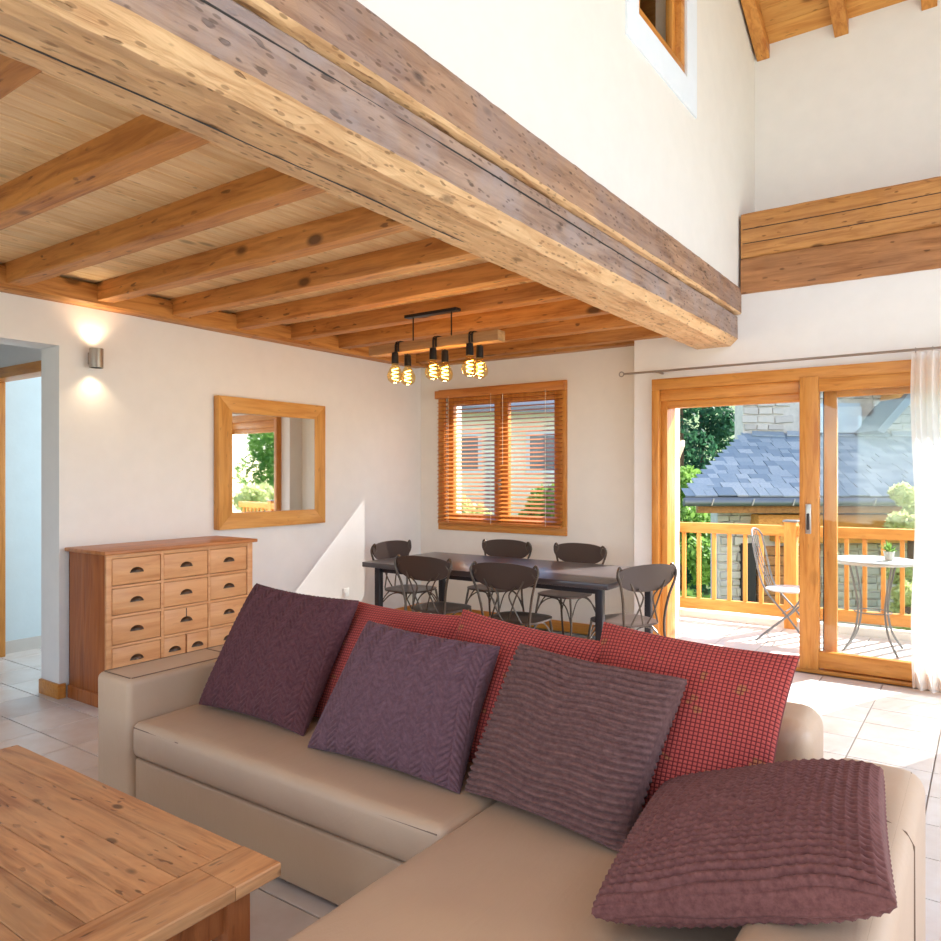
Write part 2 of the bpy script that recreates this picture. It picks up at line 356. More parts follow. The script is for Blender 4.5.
structure('wall_right', WALL, [(3.0, 3.2, -2.5, .8, 0, 8), (3.0, 3.2, 5.8, 6.4, 0, 8), (3.0, 3.2, .8, 5.8, 2.8, 3.4), (3.0, 3.2, .8, 5.8, 5.8, 8), (3.0, 3.2, .8, 5.8, 0, .2)])
structure('wall_rear', WALL, [(-6.9, -4.7, -2.7, -2.5, 0, 8), (-1.9, -2.2, -2.7, -2.5, 0, 8), (2.6, 3.2, -2.7, -2.5, 0, 8), (-4.7, -1.3, -2.7, -2.5, 2.75, 8), (2.5, 2.6, -2.7, -2.5, 2.75, 8), (-1.3, 2.5, -2.7, -2.5, 2.75, 3.3), (-1.3, 2.5, -2.7, -2.5, 5.9, 8), (-4.7, 2.6, -2.7, -2.5, 0, .2)])
# gallery wall with inner window
GXW = -1.605; A0, A1, Z0, Z1 = 3.89, 4.69, 4.01, 5.15
structure('wall_gallery', WALLW, [(GXW-.2, GXW, -2.5, A0, 2.71, 8.2), (GXW-.2, GXW, A1, 6.40, 2.71, 8.2), (GXW-.2, GXW, A0, A1, 2.71, Z0), (GXW-.2, GXW, A0, A1, Z1, 8.2)])
g = structure('window_1', SURR, [(GXW-.005, GXW+.012, A0-.16, A1+.19, Z0-.19, Z0), (GXW-.005, GXW+.012, A0-.16, A0, Z0, Z1+.17), (GXW-.005, GXW+.012, A1, A1+.19, Z0, Z1+.17)], label='white painted surround of the high gallery window')
wf = G().box(GXW-.10, GXW-.005, A0, A1, Z0, Z0+.07).box(GXW-.10, GXW-.005, A0, A0+.06, Z0+.07, Z1).box(GXW-.10, GXW-.005, A1-.07, A1, Z0+.07, Z1).build('window_frame', DOORY, g, .004)
wf2 = G().box(GXW-.085, GXW-.04, A0+.06, A1-.07, Z0+.07, Z0+.12).box(GXW-.085, GXW-.04, A1-.13, A1-.07, Z0+.12, Z1).build('casement', DOORW, g, .004)
G().box(GXW-.065, GXW-.06, A0+.06, A1-.13, Z0+.12, Z1).build('pane', GLASS, g)
structure('ceiling_gallery', PLKX, [(-5.2, GXW-.2, -2.5, 6.4, 5.25, 5.35)])
structure('wall_gallery_far', WALLW, [(-5.4, -5.2, -2.5, 6.4, 2.75, 5.4)])
# hall behind the passage
structure('wall_hall', HALLW, [(-6.75, -6.53, -2.5, 4.6, 0, 2.75)])
structure('wall_hall_end', HALLW, [(-6.53, XL-.24, 4.6, 4.8, 0, 2.75)])
structure('wall_hall_cross', WALL, [(-6.53, -6.48, 2.57, 2.68, 0, 2.75), (-6.48, XL-.24, 2.57, 2.68, 2.27, 2.75)])
structure('ceiling_hall', WALL, [(-6.75, XL-.24, -2.5, 4.8, 2.6, 2.72)])
structure('trim_1', DOORX, [(-6.48, XL-.242, 2.55, 2.69, 2.19, 2.27)], .004)
structure('trim_2', DOORW, [(-6.48, -6.43, 2.55, 2.69, 0, 2.19)], .004)
structure('baseboard_hall', plain('grey_baseboard_tile', (206, 202, 196), .5), [(-6.53, -6.515, 2.69, 4.6, 0, .1)])
structure('baseboard_left', DOORY, [(XL, XL+.018, 2.385, 2.42, 0, .095), (XL-.24, XL+.018, 2.367, 2.385, 0, .095), (XL, XL+.018, 3.60, 6.11, 0, .095)], .003)
structure('baseboard_back', DOORX, [(XL+.02, -2.47, 6.092, 6.11, 0, .095)], .003)

# ------------------------------------------------------------------ dining ceiling: boards, joists, wall plates
ce = structure('ceiling', PLK, [(XL, -1.7, -2.5, 6.11, 2.735, 2.76)])
bw = .1; b0 = None; x = -4.86
for k in range(30):
    xa = -4.94+k*bw
    if b0 is None: b0 = G().box(xa+.0012, xa+bw-.0012, -1.2, 6.11, 2.715, 2.735).build('board', PLK, ce, .003, 1)
    else: inst(b0, ce, (xa+bw/2, 2.455, 2.715))
# irregular timber: long box with noisy edges
def timber(axis, a0, a1, b0_, b1_, z0, z1, nseg=24, amp=.008, ch=.012, seed=0, cb=None):
    rn = random.Random(seed); g = G(); prof = [(b0_+ch, z0), (b1_-(cb or ch), z0), (b1_, z0+(cb or ch)), (b1_, z1-ch), (b1_-ch, z1), (b0_+ch, z1), (b0_, z1-ch), (b0_, z0+ch)]
    n = len(prof); v = []; ph = [rn.uniform(0, 6) for _ in range(n)]
    for i in range(nseg+1):
        a = a0+(a1-a0)*i/nseg
        for k, (b, z) in enumerate(prof):
            s1 = amp*(.6*math.sin(a*2.1+ph[k//2])+.5*rn.uniform(-1, 1)); s2 = amp*(.6*math.sin(a*1.7+ph[k//2]+2)+.5*rn.uniform(-1, 1))
            v.append((a, b+s1, z+s2) if axis == 'x' else (b+s1, a, z+s2))
    f = []
    for i in range(nseg):
        for k in range(n): f.append((i*n+k, i*n+(k+1) % n, (i+1)*n+(k+1) % n, (i+1)*n+k))
    f.append(tuple(range(n))); f.append(tuple(nseg*n+k for k in range(n)))
    if axis == 'y': f = [tuple(reversed(q)) for q in f]
    return g.add(v, f)
for k in range(-5, 8):
    y = 2.007+.548*k
    timber('x', -4.90, -1.90, y, y+.105, 2.592, 2.72, 16, .0025, .006, k+50).build('joist', JOI, ce, smooth=True)
timber('x', -4.90, -2.47, 6.005, 6.11, 2.58, 2.72, 14, .002, .006, 99).build('wall_joist', JOI, ce, smooth=True)
timber('y', -2.4, 6.0, XL, XL+.15, 2.565, 2.70, 40, .003, .012, 3).build('wall_plate', JOIY, ce, smooth=True)
# big beams
def beam_faces(p): return 0 if p.normal.z < -.5 else 1  # downward faces get the painted bounce light, the rest the greyer wood
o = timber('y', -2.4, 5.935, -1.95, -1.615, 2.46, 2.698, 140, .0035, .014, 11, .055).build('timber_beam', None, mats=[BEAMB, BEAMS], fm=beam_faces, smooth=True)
tag(o, 'huge old hewn lower beam under the gallery wall, bounced light painted on the underside, weathered side greyed by sky', 'beam')
cr = G().tube([(-1.6145+.002*math.sin(y*3), y, 2.632+.010*math.sin(y*.9)) for y in np.linspace(.3, 4.4, 50)], .004, 5).build('shrinkage_crack', DARKG, o)
G().tube([(-1.86+.010*math.sin(y*1.3)+.004*math.sin(y*7), y, 2.4595+.002*math.sin(y*5)) for y in np.linspace(.2, 2.6, 60)], .0026, 5).build('shrinkage_crack', DARKG, o)
g = timber('y', 1.18, 5.935, -1.90, -1.585, 2.702, 2.91, 100, .003, .012, 12)
o = g.build('timber_beam', None, mats=[BEAMB, BEAMU], fm=beam_faces, smooth=True)
tag(o, 'weathered upper beam lying on the huge lower beam, carved front end', 'beam')
# carved end: quarter round nose
G().tube([(-1.90, 1.19, 2.74), (-1.578, 1.19, 2.74)], .04, 12).build('carved_nose', BEAMB, o, smooth=True)
# timbers on the back wall
for k, (z0, z1, lb, y0) in enumerate([(2.855, 3.128, 'lower brown timber of the pair set across the wall above the balcony door', 5.90), (3.134, 3.475, 'upper honey coloured timber of the pair set across the wall above the balcony door', 5.905)]):
    o = timber('x', -1.585, 2.98, y0, 6.399, z0, z1, 50, .004, .016, 30+k).build('wall_timber', TIMB if k else TIMD, smooth=True); tag(o, lb, 'beam')
    for zz in ((3.25, 3.36) if k else ()):
        G().tube([(x, y0-.0005, zz+.01*math.sin(x*1.4)) for x in np.linspace(-1.57, 1.5, 30)], .003, 5).build('shrinkage_crack', DARKG, o)
# roof: boards along x and rafters down the slope
SL = .5; RY, RZ = 1.2, 5.0+SL*(6.4-1.2)
def rz(y): return 5.0+SL*(6.4-y) if y > RY else RZ-SL*(RY-y)
ro = G().hexa([(-1.6, 6.4, 5.03), (3.0, 6.4, 5.03), (3.0, RY, RZ+.03), (-1.6, RY, RZ+.03)], [(-1.6, 6.4, 5.1), (3.0, 6.4, 5.1), (3.0, RY, RZ+.1), (-1.6, RY, RZ+.1)]).hexa([(-1.6, -2.7, rz(-2.7)), (3.0, -2.7, rz(-2.7)), (3.0, RY, RZ), (-1.6, RY, RZ)], [(-1.6, -2.7, rz(-2.7)+.1), (3.0, -2.7, rz(-2.7)+.1), (3.0, RY, RZ+.1), (-1.6, RY, RZ+.1)]).build('ceiling_roof', PLKX, kind='structure')
def slope_plank(g, ya, yb, dz=0.0):
    g.hexa([(-1.6, ya, rz(ya)), (3.0, ya, rz(ya)), (3.0, yb, rz(yb)), (-1.6, yb, rz(yb))], [(-1.6, ya, rz(ya)+.028), (3.0, ya, rz(ya)+.028), (3.0, yb, rz(yb)+.028), (-1.6, yb, rz(yb)+.028)])
for k in range(12): g = G(); slope_plank(g, 6.398-k*.14, 6.398-(k+1)*.14+.004); g.build('board', PLKX, ro)
g = G()
for k in range(12, 37): slope_plank(g, 6.398-k*.14, 6.398-(k+1)*.14+.004)
g.build('board_field', PLKX, ro, kind='stuff')
for k in range(8):
    xa = -1.585+.585*k
    G().hexa([(xa, 6.398, 4.885), (xa+.1, 6.398, 4.885), (xa+.1, RY, RZ-.115), (xa, RY, RZ-.115)], [(xa, 6.398, 5.0), (xa+.1, 6.398, 5.0), (xa+.1, RY, RZ), (xa, RY, RZ)]).build('rafter', RAFT, ro, .004)

# ------------------------------------------------------------------ back window with wooden blind
wn = structure('window_2', DOORX, [(-4.69, -3.20, 6.085, 6.115, .885, .965), (-4.69, -3.20, 6.085, 6.115, 2.25, 2.33)], .004)
for xa, xb in ((-4.69, -4.61), (-3.28, -3.20)): G().box(xa, xb, 6.085, 6.115, .965, 2.25).build('architrave', DOORW, wn, .003)
for xa, xb in ((-4.61, -3.955), (-3.945, -3.28)):
    G().box(xa, xa+.075, 6.14, 6.20, .965, 2.25).box(xb-.075, xb, 6.14, 6.20, .965, 2.25).box(xa+.075, xb-.075, 6.14, 6.20, .965, 1.05).box(xa+.075, xb-.075, 6.14, 6.20, 2.17, 2.25).build('casement', DOORW, wn, .004)
    G().box(xa+.07, xb-.07, 6.168, 6.174, 1.045, 2.175).build('pane', GLASS, wn)
G().box(-3.96, -3.935, 6.10, 6.14, 1.29, 1.42).box(-3.955, -3.94, 6.06, 6.12, 1.36, 1.38).build('window_handle', STEEL, wn, .004)
G().box(-4.62, -3.27, 6.11, 6.40, .93, .962).build('window_sill', DOORX, wn)
bl = thing('venetian_blind', 'wooden venetian blind with open slats over the dining window', 'blind', (-3.945, 6.05, .95))
G().box(-4.70, -3.20, 6.035, 6.085, 2.235, 2.315).build('head_rail', BLIND, bl, .004)
G().box(-4.66, -3.235, 6.035, 6.075, .955, .985).build('bottom_rail', BLIND, bl, .004)
s0 = None
for k in range(30):
    z = 1.012+k*.0407
    if s0 is None:
        s0 = G().hexa([(-4.665, 6.033, z-.008), (-3.23, 6.033, z-.008), (-3.23, 6.078, z+.006), (-4.665, 6.078, z+.006)], [(-4.665, 6.033, z-.0045), (-3.23, 6.033, z-.0045), (-3.23, 6.078, z+.0095), (-4.665, 6.078, z+.0095)]).build('slat', BLIND, bl)
    else: inst(s0, bl, Vector(WL['slat'])+Vector((0, 0, k*.0407)))
for x in (-4.52, -4.0, -3.39): G().tube([(x, 6.031, .97), (x, 6.031, 2.25)], .0022, 5).build('ladder_cord', CORD, bl)
G().tube([(-3.86, 6.028, 2.24), (-3.86, 6.028, 1.55)], .003, 6).build('tilt_cord', CORD, bl)

# ------------------------------------------------------------------ balcony door
YD = 5.86
do = structure('door_1', DOORX, [(DX0, DX1, YD, 6.05, 2.15, DZ), (DX0+.001, DX1, YD, 6.05, .0, .03)], .004)
G().box(DX0, DX0+.06, YD, 6.05, .03, 2.15).build('door_frame', DOORW, do, .004)
G().box(DX0+.06, DX0+.115, YD+.05, 6.10, .03, 2.13).build('inner_jamb', DOORW, do, .003)
G().box(DX1-.06, DX1, YD, 6.05, .03, 2.15).build('door_frame', DOORW, do, .004)
G().box(DX0+.06, -1.16, YD+.03, 6.05, 2.06, 2.15).build('head_board', DOORX, do, .003)
G().box(DX0+.115, -1.16, YD+.05, 6.0, 2.00, 2.06).build('head_stop', DOORX, do, .003)
# front sash (closed half)
G().box(-1.15, -1.02, YD-.012, YD+.06, .03, 2.17).build('sash_stile', DOORW, do, .005)
G().box(DX1-.19, DX1-.06, YD-.005, YD+.055, .03, 2.15).build('sash_stile', DOORW, do, .005)
G().box(-1.02, DX1-.19, YD-.005, YD+.055, .045, .165).build('bottom_rail', DOORX, do, .005)
G().box(-1.02, DX1-.19, YD-.005, YD+.055, 2.06, 2.15).build('top_rail', DOORX, do, .005)
G().box(-1.03, DX1-.18, YD+.022, YD+.030, .16, 2.07).build('pane', GLASS, do)
# rear sliding sash parked behind it
G().box(-1.00, -.915, 5.95, 6.00, .04, 2.12).build('sash_stile', DOORW, do, .004)
G().box(-.915, DX1-.12, 5.95, 6.00, 2.02, 2.12).build('top_rail', DOORX, do, .004)
G().box(-.915, DX1-.12, 5.95, 6.00, .04, .14).build('bottom_rail', DOORX, do, .004)
G().box(-.92, DX1-.1, 5.972, 5.980, .13, 2.03).build('pane', GLASS, do)
G().box(-1.008, -1.0, 5.955, 5.995, .04, 2.12).build('gasket', DARKG, do)
h = G().box(-1.108, -1.068, YD-.022, YD-.011, 1.02, 1.24).build('door_handle', STEEL, do, .01, 3)
G().box(-1.096, -1.080, YD-.045, YD-.020, 1.05, 1.17).build('grip', DARKG, h, .005)
structure('trim_3', WALL, [(DX0-.02, -1.1, 5.92, 5.94, 2.24, 2.262)])
# curtain rod and curtain
cr_ = thing('curtain_rod', 'thin steel curtain rod above the balcony door with ring finial', 'curtain rod', (-2.53, 5.80, 2.29))
G().tube([(-2.51, 5.80, 2.295), (.9, 5.80, 2.295)], .009, 8).build('rod', STEEL, cr_, smooth=True)
G().tube([(-2.53+.02*math.cos(a), 5.80, 2.295+.02*math.sin(a)) for a in np.linspace(0, 2*PI, 17)], .005, 6, False).build('finial', STEEL, cr_, smooth=True)
for x in (-2.22, .7): G().box(x-.008, x+.008, 5.80, 5.93, 2.283, 2.30).build('bracket', STEEL, cr_)
g = G(); nx, nz = 150, 30; v = []
for i in range(nx+1):
    for j in range(nz+1):
        u = i/nx; z = .015+(2.27-.015)*j/nz
        v.append((-.425+1.02*u-.012*math.sin(j/nz*9), 5.765+(.028+.012*(1-j/nz))*math.sin(u*2*PI*15+.5*math.sin(j*.2))+.01*math.sin(u*31), z))
g.add(v, [(i*(nz+1)+j, (i+1)*(nz+1)+j, (i+1)*(nz+1)+j+1, i*(nz+1)+j+1) for i in range(nx) for j in range(nz)])
cu = thing('curtain', 'sheer white voile curtain hanging at the right of the balcony door', 'curtain', (-.12, 5.765, .015))
g.build('voile', VOILE, cu, smooth=True)
for k in range(11):
    x = -.41+k*.098; G().tube([(x, 5.80+.018*math.cos(a), 2.285+.018*math.sin(a)+.006) for a in np.linspace(0, 2*PI, 13)], .0028, 5, False).build('curtain_ring', STEEL, cu, smooth=True)

# ------------------------------------------------------------------ balcony
bf = structure('floor_balcony', MORT, [(-4.2, 2.4, 6.10, 8.0, -.25, -.03)])
t1 = None
for i in range(13):
    for j in range(4):
        xa = -3.4+i*.36; ya = 6.12+j*.36
        if t1 is None: t1 = G().box(xa, xa+.354, ya, ya+.354, -.03, -.018).build('tile', BALT, bf, .0015, 1)
        else: inst(t1, bf, (xa+.177, ya+.177, -.03))
structure('trim_4', plain('balcony_kerb', (226, 222, 216), .7), [(-4.2, 2.4, 7.56, 7.72, -.05, .05)], .008)
structure('trim_5', WALL, [(DX0-.22, DX0-.002, 6.40, 6.52, -.03, 2.9)])
# pale post with corbel beside the door outside
po = thing('balcony_post', 'sunlit pale timber post with carved bracket outside the open door leaf', 'post', (-2.63, 7.30, -.03))
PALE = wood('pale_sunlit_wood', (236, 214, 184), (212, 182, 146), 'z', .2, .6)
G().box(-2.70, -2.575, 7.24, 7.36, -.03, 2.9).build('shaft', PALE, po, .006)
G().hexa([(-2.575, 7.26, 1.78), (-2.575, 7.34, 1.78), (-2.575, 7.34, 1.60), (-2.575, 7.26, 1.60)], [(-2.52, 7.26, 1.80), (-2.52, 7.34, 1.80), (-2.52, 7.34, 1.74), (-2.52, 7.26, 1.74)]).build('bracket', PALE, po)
ra = thing('balcony_railing', 'orange timber balcony railing with upright balusters', 'railing', (-.8, 7.62, .03))
def ry(x): return 7.47+(x+2.5)*.10
G().hexa([(-4, ry(-4)-.045, .865), (2, ry(2)-.045, .865), (2, ry(2)+.045, .865), (-4, ry(-4)+.045, .865)], [(-4, ry(-4)-.045, .965), (2, ry(2)-.045, .965), (2, ry(2)+.045, .965), (-4, ry(-4)+.045, .965)]).build('top_rail', OUTW, ra, .008)
G().hexa([(-4, ry(-4)-.03, .09), (2, ry(2)-.03, .09), (2, ry(2)+.03, .09), (-4, ry(-4)+.03, .09)], [(-4, ry(-4)-.03, .20), (2, ry(2)-.03, .20), (2, ry(2)+.03, .20), (-4, ry(-4)+.03, .20)]).build('bottom_rail', OUTW, ra, .008)
b0_ = None
for k in range(40):
    x = -3.9+k*.148
    if b0_ is None: b0_ = G().box(x-.018, x+.018, ry(x)-.018, ry(x)+.018, .20, .868).build('baluster', OUTZ, ra, .003, 1)
    else: inst(b0_, ra, (x, ry(x), .20))
for x in (-3.2, -1.56, .8):
    G().box(x-.055, x+.055, ry(x)-.055, ry(x)+.055, -.02, 1.0).build('post', OUTZ, ra, .006)
    G().box(x-.065, x+.065, ry(x)-.065, ry(x)+.065, 1.0, 1.018).build('post_cap', GREYM, ra, .004)
# bistro table, plant, chair
bt = thing('bistro_table', 'round grey metal bistro table on curved legs on the balcony', 'table', (-.80, 6.98, -.018))
G().lathe([(0.001, .735), (.32, .735), (.325, .745), (.325, .760), (.32, .765), (.001, .765)], (-.80, 6.98, -.018), 32).build('tabletop', plain('pale_metal_top', (196, 200, 198), .4, .3), bt, smooth=True)
for k in range(4):
    a = PI/4+k*PI/2; cx, cy = math.cos(a), math.sin(a)
    G().tube([Vector((-.8+cx*r, 6.98+cy*r, -.018+z)) for r, z in [(.27, .735), (.17, .5), (.14, .33), (.17, .18), (.27, .0)]] if False else spline([(-.8+cx*r, 6.98+cy*r, -.018+z) for r, z in [(.22, .735), (.16, .5), (.14, .33), (.18, .15), (.28, .008)]], 4), .009, 7).build('leg', GREYM, bt, smooth=True)
G().tube([(-.8+.14*math.cos(a), 6.98+.14*math.sin(a), .31) for a in np.linspace(0, 2*PI, 21)], .005, 6, False).build('stretcher_ring', GREYM, bt, smooth=True)
pp = thing('potted_plant', 'small pale green plant in a pot on the bistro table', 'plant', (-.68, 6.95, .747))
G().lathe([(.03, 0), (.042, .07), (.045, .075), (.036, .075), (.034, .06), (.001, .06)], (-.68, 6.95, .747), 16).build('pot', plain('pale_pot', (206, 204, 196), .6), pp, smooth=True)
g = G()
for k in range(42):
    a = random.uniform(0, 2*PI); el = random.uniform(.2, 1.4); L = random.uniform(.05, .11); b = Vector((-.68, 6.95, .81)); d = Vector((math.cos(a)*math.cos(el), math.sin(a)*math.cos(el), math.sin(el))); s_ = d.cross(Vector((0, 0, 1))).normalized()*.011
    g.add([b, b+d*L*.6+s_, b+d*L, b+d*L*.6-s_], [(0, 1, 2, 3)])
g.build('leaves', LEAFM, pp)
bc = thing('bistro_chair', 'slim grey metal folding chair on the balcony beside the railing', 'chair', (-1.56, 6.98, -.018))
cx, cy = -1.45, 6.98
G().lathe([(.001, .448), (.19, .448), (.2, .455), (.2, .462), (.19, .468), (.001, .468)], (cx, cy, -.018), 28).build('seat', plain('pale_seat', (206, 208, 206), .4, .2), bc, smooth=True)
for s_ in (-1, 1):
    G().tube(spline([(cx-.28, cy+s_*.17, .90), (cx-.24, cy+s_*.19, .7), (cx-.17, cy+s_*.18, .45), (cx+.02, cy+s_*.18, .22), (cx+.20, cy+s_*.2, -.008)], 5), .009, 7).build('front_leg', GREYM, bc, smooth=True)
    G().tube(spline([(cx+.15, cy+s_*.16, .44), (cx+.04, cy+s_*.17, .26), (cx-.15, cy+s_*.18, .08), (cx-.24, cy+s_*.19, -.008)], 5), .009, 7).build('rear_leg', GREYM, bc, smooth=True)
G().tube(spline([(cx-.28, cy-.17, .90), (cx-.30, cy-.10, .95), (cx-.31, cy, .965), (cx-.30, cy+.10, .95), (cx-.28, cy+.17, .90)], 5), .009, 7).build('back_arch', GREYM, bc, smooth=True)
for q in (-.07, .0, .07): G().tube(spline([(cx-.305, cy+q*.8, .95), (cx-.25, cy+q, .7), (cx-.17, cy+q*.9, .46)], 5), .005, 6).build('back_rod', GREYM, bc, smooth=True)
G().tube([(cx-.02, cy-.18, .25), (cx-.02, cy+.18, .25)], .006, 6).build('cross_bar', GREYM, bc, smooth=True)

# ------------------------------------------------------------------ neighbouring house (own frame: u to the right, d away)
def H(u, d, z): return Vector((u*Rv.x+d*Fv.x, u*Rv.y+d*Fv.y, z))
ho = thing('stone_house', 'stone chalet with slate lean-to roof and timber beams across from the balcony', 'house', H(8, 15, -3))
def hb(name, mat, u0, u1, d0, d1, z0, z1, **k):
    return G().hexa([H(u0, d0, z0), H(u1, d0, z0), H(u1, d1, z0), H(u0, d1, z0)], [H(u0, d0, z1), H(u1, d0, z1), H(u1, d1, z1), H(u0, d1, z1)]).build(name, mat, ho, **k)
hb('low_wall', MORT, 4.55, 12, 13.6, 14.0, -3, .95)
hb('tall_wall', MORT, 5.9, 13, 16.0, 16.5, -3, 6.5)
# roof deck quadrilateral
E0, E1, T0, T1 = H(3.75, 12.9, 1.06), H(12, 12.9, 1.06), H(6.0, 16.0, 2.30), H(13, 16.0, 2.30)
dn = Vector((0, 0, -.10))
G().hexa([E0+dn, E1+dn, T1+dn, T0+dn], [E0, E1, T1, T0]).build('roof_deck', GUT, ho)
rows = 15; sl0 = None; cnt = 0; nrm = (E1-E0).cross(T0-E0).normalized()
sb = []
for r in range(rows):
    a0_ = r/rows; p0 = E0.lerp(T0, a0_); p1 = E1.lerp(T1, a0_); Ls = (p1-p0).length; slope = (T0-E0-(T0-E0).project(E1-E0)).normalized()
    u = -.1*random.random()-.02
    while u < min(Ls, 4.6) and cnt < 298:
        wd = random.uniform(.18, .36); base = p0+(p1-p0).normalized()*max(u, 0.0)+nrm*(.012+.012*random.random())
        ex = (p1-p0).normalized(); ln = .30+random.uniform(0, .04)
        th = random.uniform(.018, .03)
        if sl0 is None:
            M = Matrix((ex, slope, nrm)).transposed()
            g = G().box(-.5, .5, 0, 1, 0, 1)
            me = bpy.data.meshes.new('slate'); me.from_pydata([(a, b, c_) for a, b, c_ in g.v], [], g.f); me.materials.append(SLATE)
            me.update(); RQ = Matrix((ex, slope, nrm)).transposed().to_euler(); sl0 = me
        o = bpy.data.objects.new('slate', sl0); C.objects.link(o); o.parent = ho
        tilt = Matrix((ex, slope, nrm)).transposed() @ Matrix.Rotation(.05, 3, 'X')
        o.rotation_euler = tilt.to_euler(); o.scale = (wd-.012, ln, th)
        o.location = base+ex*wd/2-slope*random.uniform(0, .03)-WL[ho.name]; cnt += 1
        u += wd
# top ridge slabs
for k in range(9):
    u0 = 6.0+k*.75
    o = G().hexa([H(u0, 15.75, 2.28), H(u0+.7, 15.75, 2.26), H(u0+.78, 16.0, 2.36), H(u0+.1, 16.0, 2.38)], [H(u0, 15.75, 2.31), H(u0+.7, 15.75, 2.29), H(u0+.78, 16.0, 2.39), H(u0+.1, 16.0, 2.41)]).build('ridge_slab', SLATE, ho)
G().tube([H(3.7, 12.82, .98), H(12, 12.82, .98)], .075, 10).build('gutter', GUT, ho, smooth=True)
for k in range(9): u = 4.2+k*.7; G().tube([H(u, 12.74, 1.04), H(u-.04, 12.74, .92)], .014, 5).build('gutter_bracket', STEEL, ho)
hb('eaves_beam', OUTC, 4.0, 12, 12.98, 13.12, .78, .90, bevel=.01)
hb('lintel_beam', OUTW, 5.15, 7.6, 13.2, 13.6, .42, .74, bevel=.015)
hb('lintel_beam', OUTW, 5.5, 8.4, 13.1, 13.6, .24, .40, bevel=.015)
hb('lintel_beam', OUTC, 7.9, 10.5, 13.2, 13.6, .30, .74, bevel=.015)
hb('dark_doorway', DARKG, 4.95, 5.2, 13.45, 13.6, -1.8, .2)
for k in range(12):
    hb('cladding_plank', OUTC, 5.25, 6.4, 13.5, 13.6, -2.0+k*.18, -2.0+k*.18+.165, bevel=.006)
def stones(u0, u1, d, z0, z1, hmin=.11, hmax=.19, wmin=.18, wmax=.42, lim=150, holes=()):
    z = z0; n = 0
    while z < z1:
        hh = random.uniform(hmin, hmax); u = u0+random.uniform(-.1, 0)
        while u < u1 and n < lim:
            wd = random.uniform(wmin, wmax)
            if not any(a < u+wd and u < b and c_ < z+hh and z < e for a, b, c_, e in holes):
                j = lambda: random.uniform(-.018, .018); q = .012
                A = [H(u+q, d, z+q+j()), H(u+wd-q, d, z+q+j()), H(u+wd-q+j(), d, z+hh-q+j()), H(u+q+j(), d, z+hh-q+j())]
                dd = random.uniform(.03, .07); B = [p-Fv*dd+Vector((0, 0, (z+hh/2-p.z)*.18)) for p in A]
                G().hexa(A, B).build('stone', STONE, ho); n += 1
            u += wd
        z += hh
stones(4.6, 4.95, 13.6, -1.4, .74, lim=34); stones(6.5, 9.2, 13.6, -1.6, .22, lim=130)
SH = (7.35, 8.3, 2.30, 3.0)
stones(5.95, 11.4, 16.0, 2.42, 3.7, lim=130, holes=[(7.05, 8.5, 2.2, 3.05)])
hb('window_surround', plain('grey_blue_render', (186, 200, 208), .8), 7.12, 8.4, 15.93, 16.02, 2.36, 3.0)
hb('shutter', SHUT, 7.35, 8.4, 15.86, 15.94, 2.36, 2.92)
# gable roof of the tall part with corbel
G().hexa([H(8.25, 15.0, 2.35), H(8.40, 15.0, 2.30), H(8.40, 16.0, 2.30), H(8.25, 16.0, 2.35)], [H(9.25, 15.0, 3.5), H(9.42, 15.0, 3.45), H(9.42, 16.0, 3.45), H(9.25, 16.0, 3.5)]).build('verge_board', GUT, ho)
hb('corbel', OUTW, 8.85, 9.25, 15.2, 16.0, 2.95, 3.2, bevel=.01); hb('purlin', OUTW, 8.3, 11, 15.5, 15.8, 3.2, 3.4, bevel=.01)

# ------------------------------------------------------------------ ground and trees
def heightf(u, d): return -3+max(0, d-19)*.28
g = G(); nu, nd = 40, 40
g.add([H(-60+130*i/nu, -20+110*j/nd, -3.05+max(0, -20+110*j/nd-21)*.30+.3*math.sin(i*1.3)*math.cos(j*.9)) for i in range(nu+1) for j in range(nd+1)], [(i*(nd+1)+j, (i+1)*(nd+1)+j, (i+1)*(nd+1)+j+1, i*(nd+1)+j+1) for i in range(nu) for j in range(nd)])
g.build('ground', GRASS, kind='structure', smooth=True)
def foliage(blobs, n, size, mat, parent, name='foliage', cone=False):
    V = []; F = []
    vols = np.array([b[3] for b in blobs])**2; pr = vols/vols.sum()
    idx = np.random.choice(len(blobs), n, p=pr); k = 0
    for i in idx:
        bx, by, bz, br = blobs[i][:4]
        d = np.random.normal(size=3); d /= np.linalg.norm(d); r = br*np.random.uniform(.55, 1)**.6
        p = np.array([bx, by, bz])+d*r*np.array([1, 1, .85])
        a = np.random.normal(size=3); a /= np.linalg.norm(a); b = np.cross(a, d+np.random.normal(size=3)*.5); b /= max(np.linalg.norm(b), 1e-6)
        s_ = size*np.random.uniform(.6, 1.3)
        V += [tuple(p-a*s_), tuple(p+b*s_*.5), tuple(p+a*s_), tuple(p-b*s_*.5)]; F.append((k, k+1, k+2, k+3)); k += 4
    return G().add(V, F).build(name, mat, parent, kind='stuff')
def broad(u, d, z0, h, r, mat, label, n=6000, leaf=.09, grp=None):
    p = H(u, d, z0); t = thing('broadleaf_tree', label, 'tree', p, grp)
    G().tube([p, p+Vector((.05, 0, h*.45)), p+Vector((0, .1, h*.75))], [.16, .11, .05], 8).build('trunk', BARK, t, smooth=True)
    bl_ = []
    for k in range(14):
        a = random.uniform(0, 2*PI); rr = r*random.uniform(.1, .65); bl_.append((p.x+rr*math.cos(a), p.y+rr*math.sin(a), z0+h*random.uniform(.35, .9), r*random.uniform(.35, .55)))
    foliage(bl_, n, leaf, mat, t)
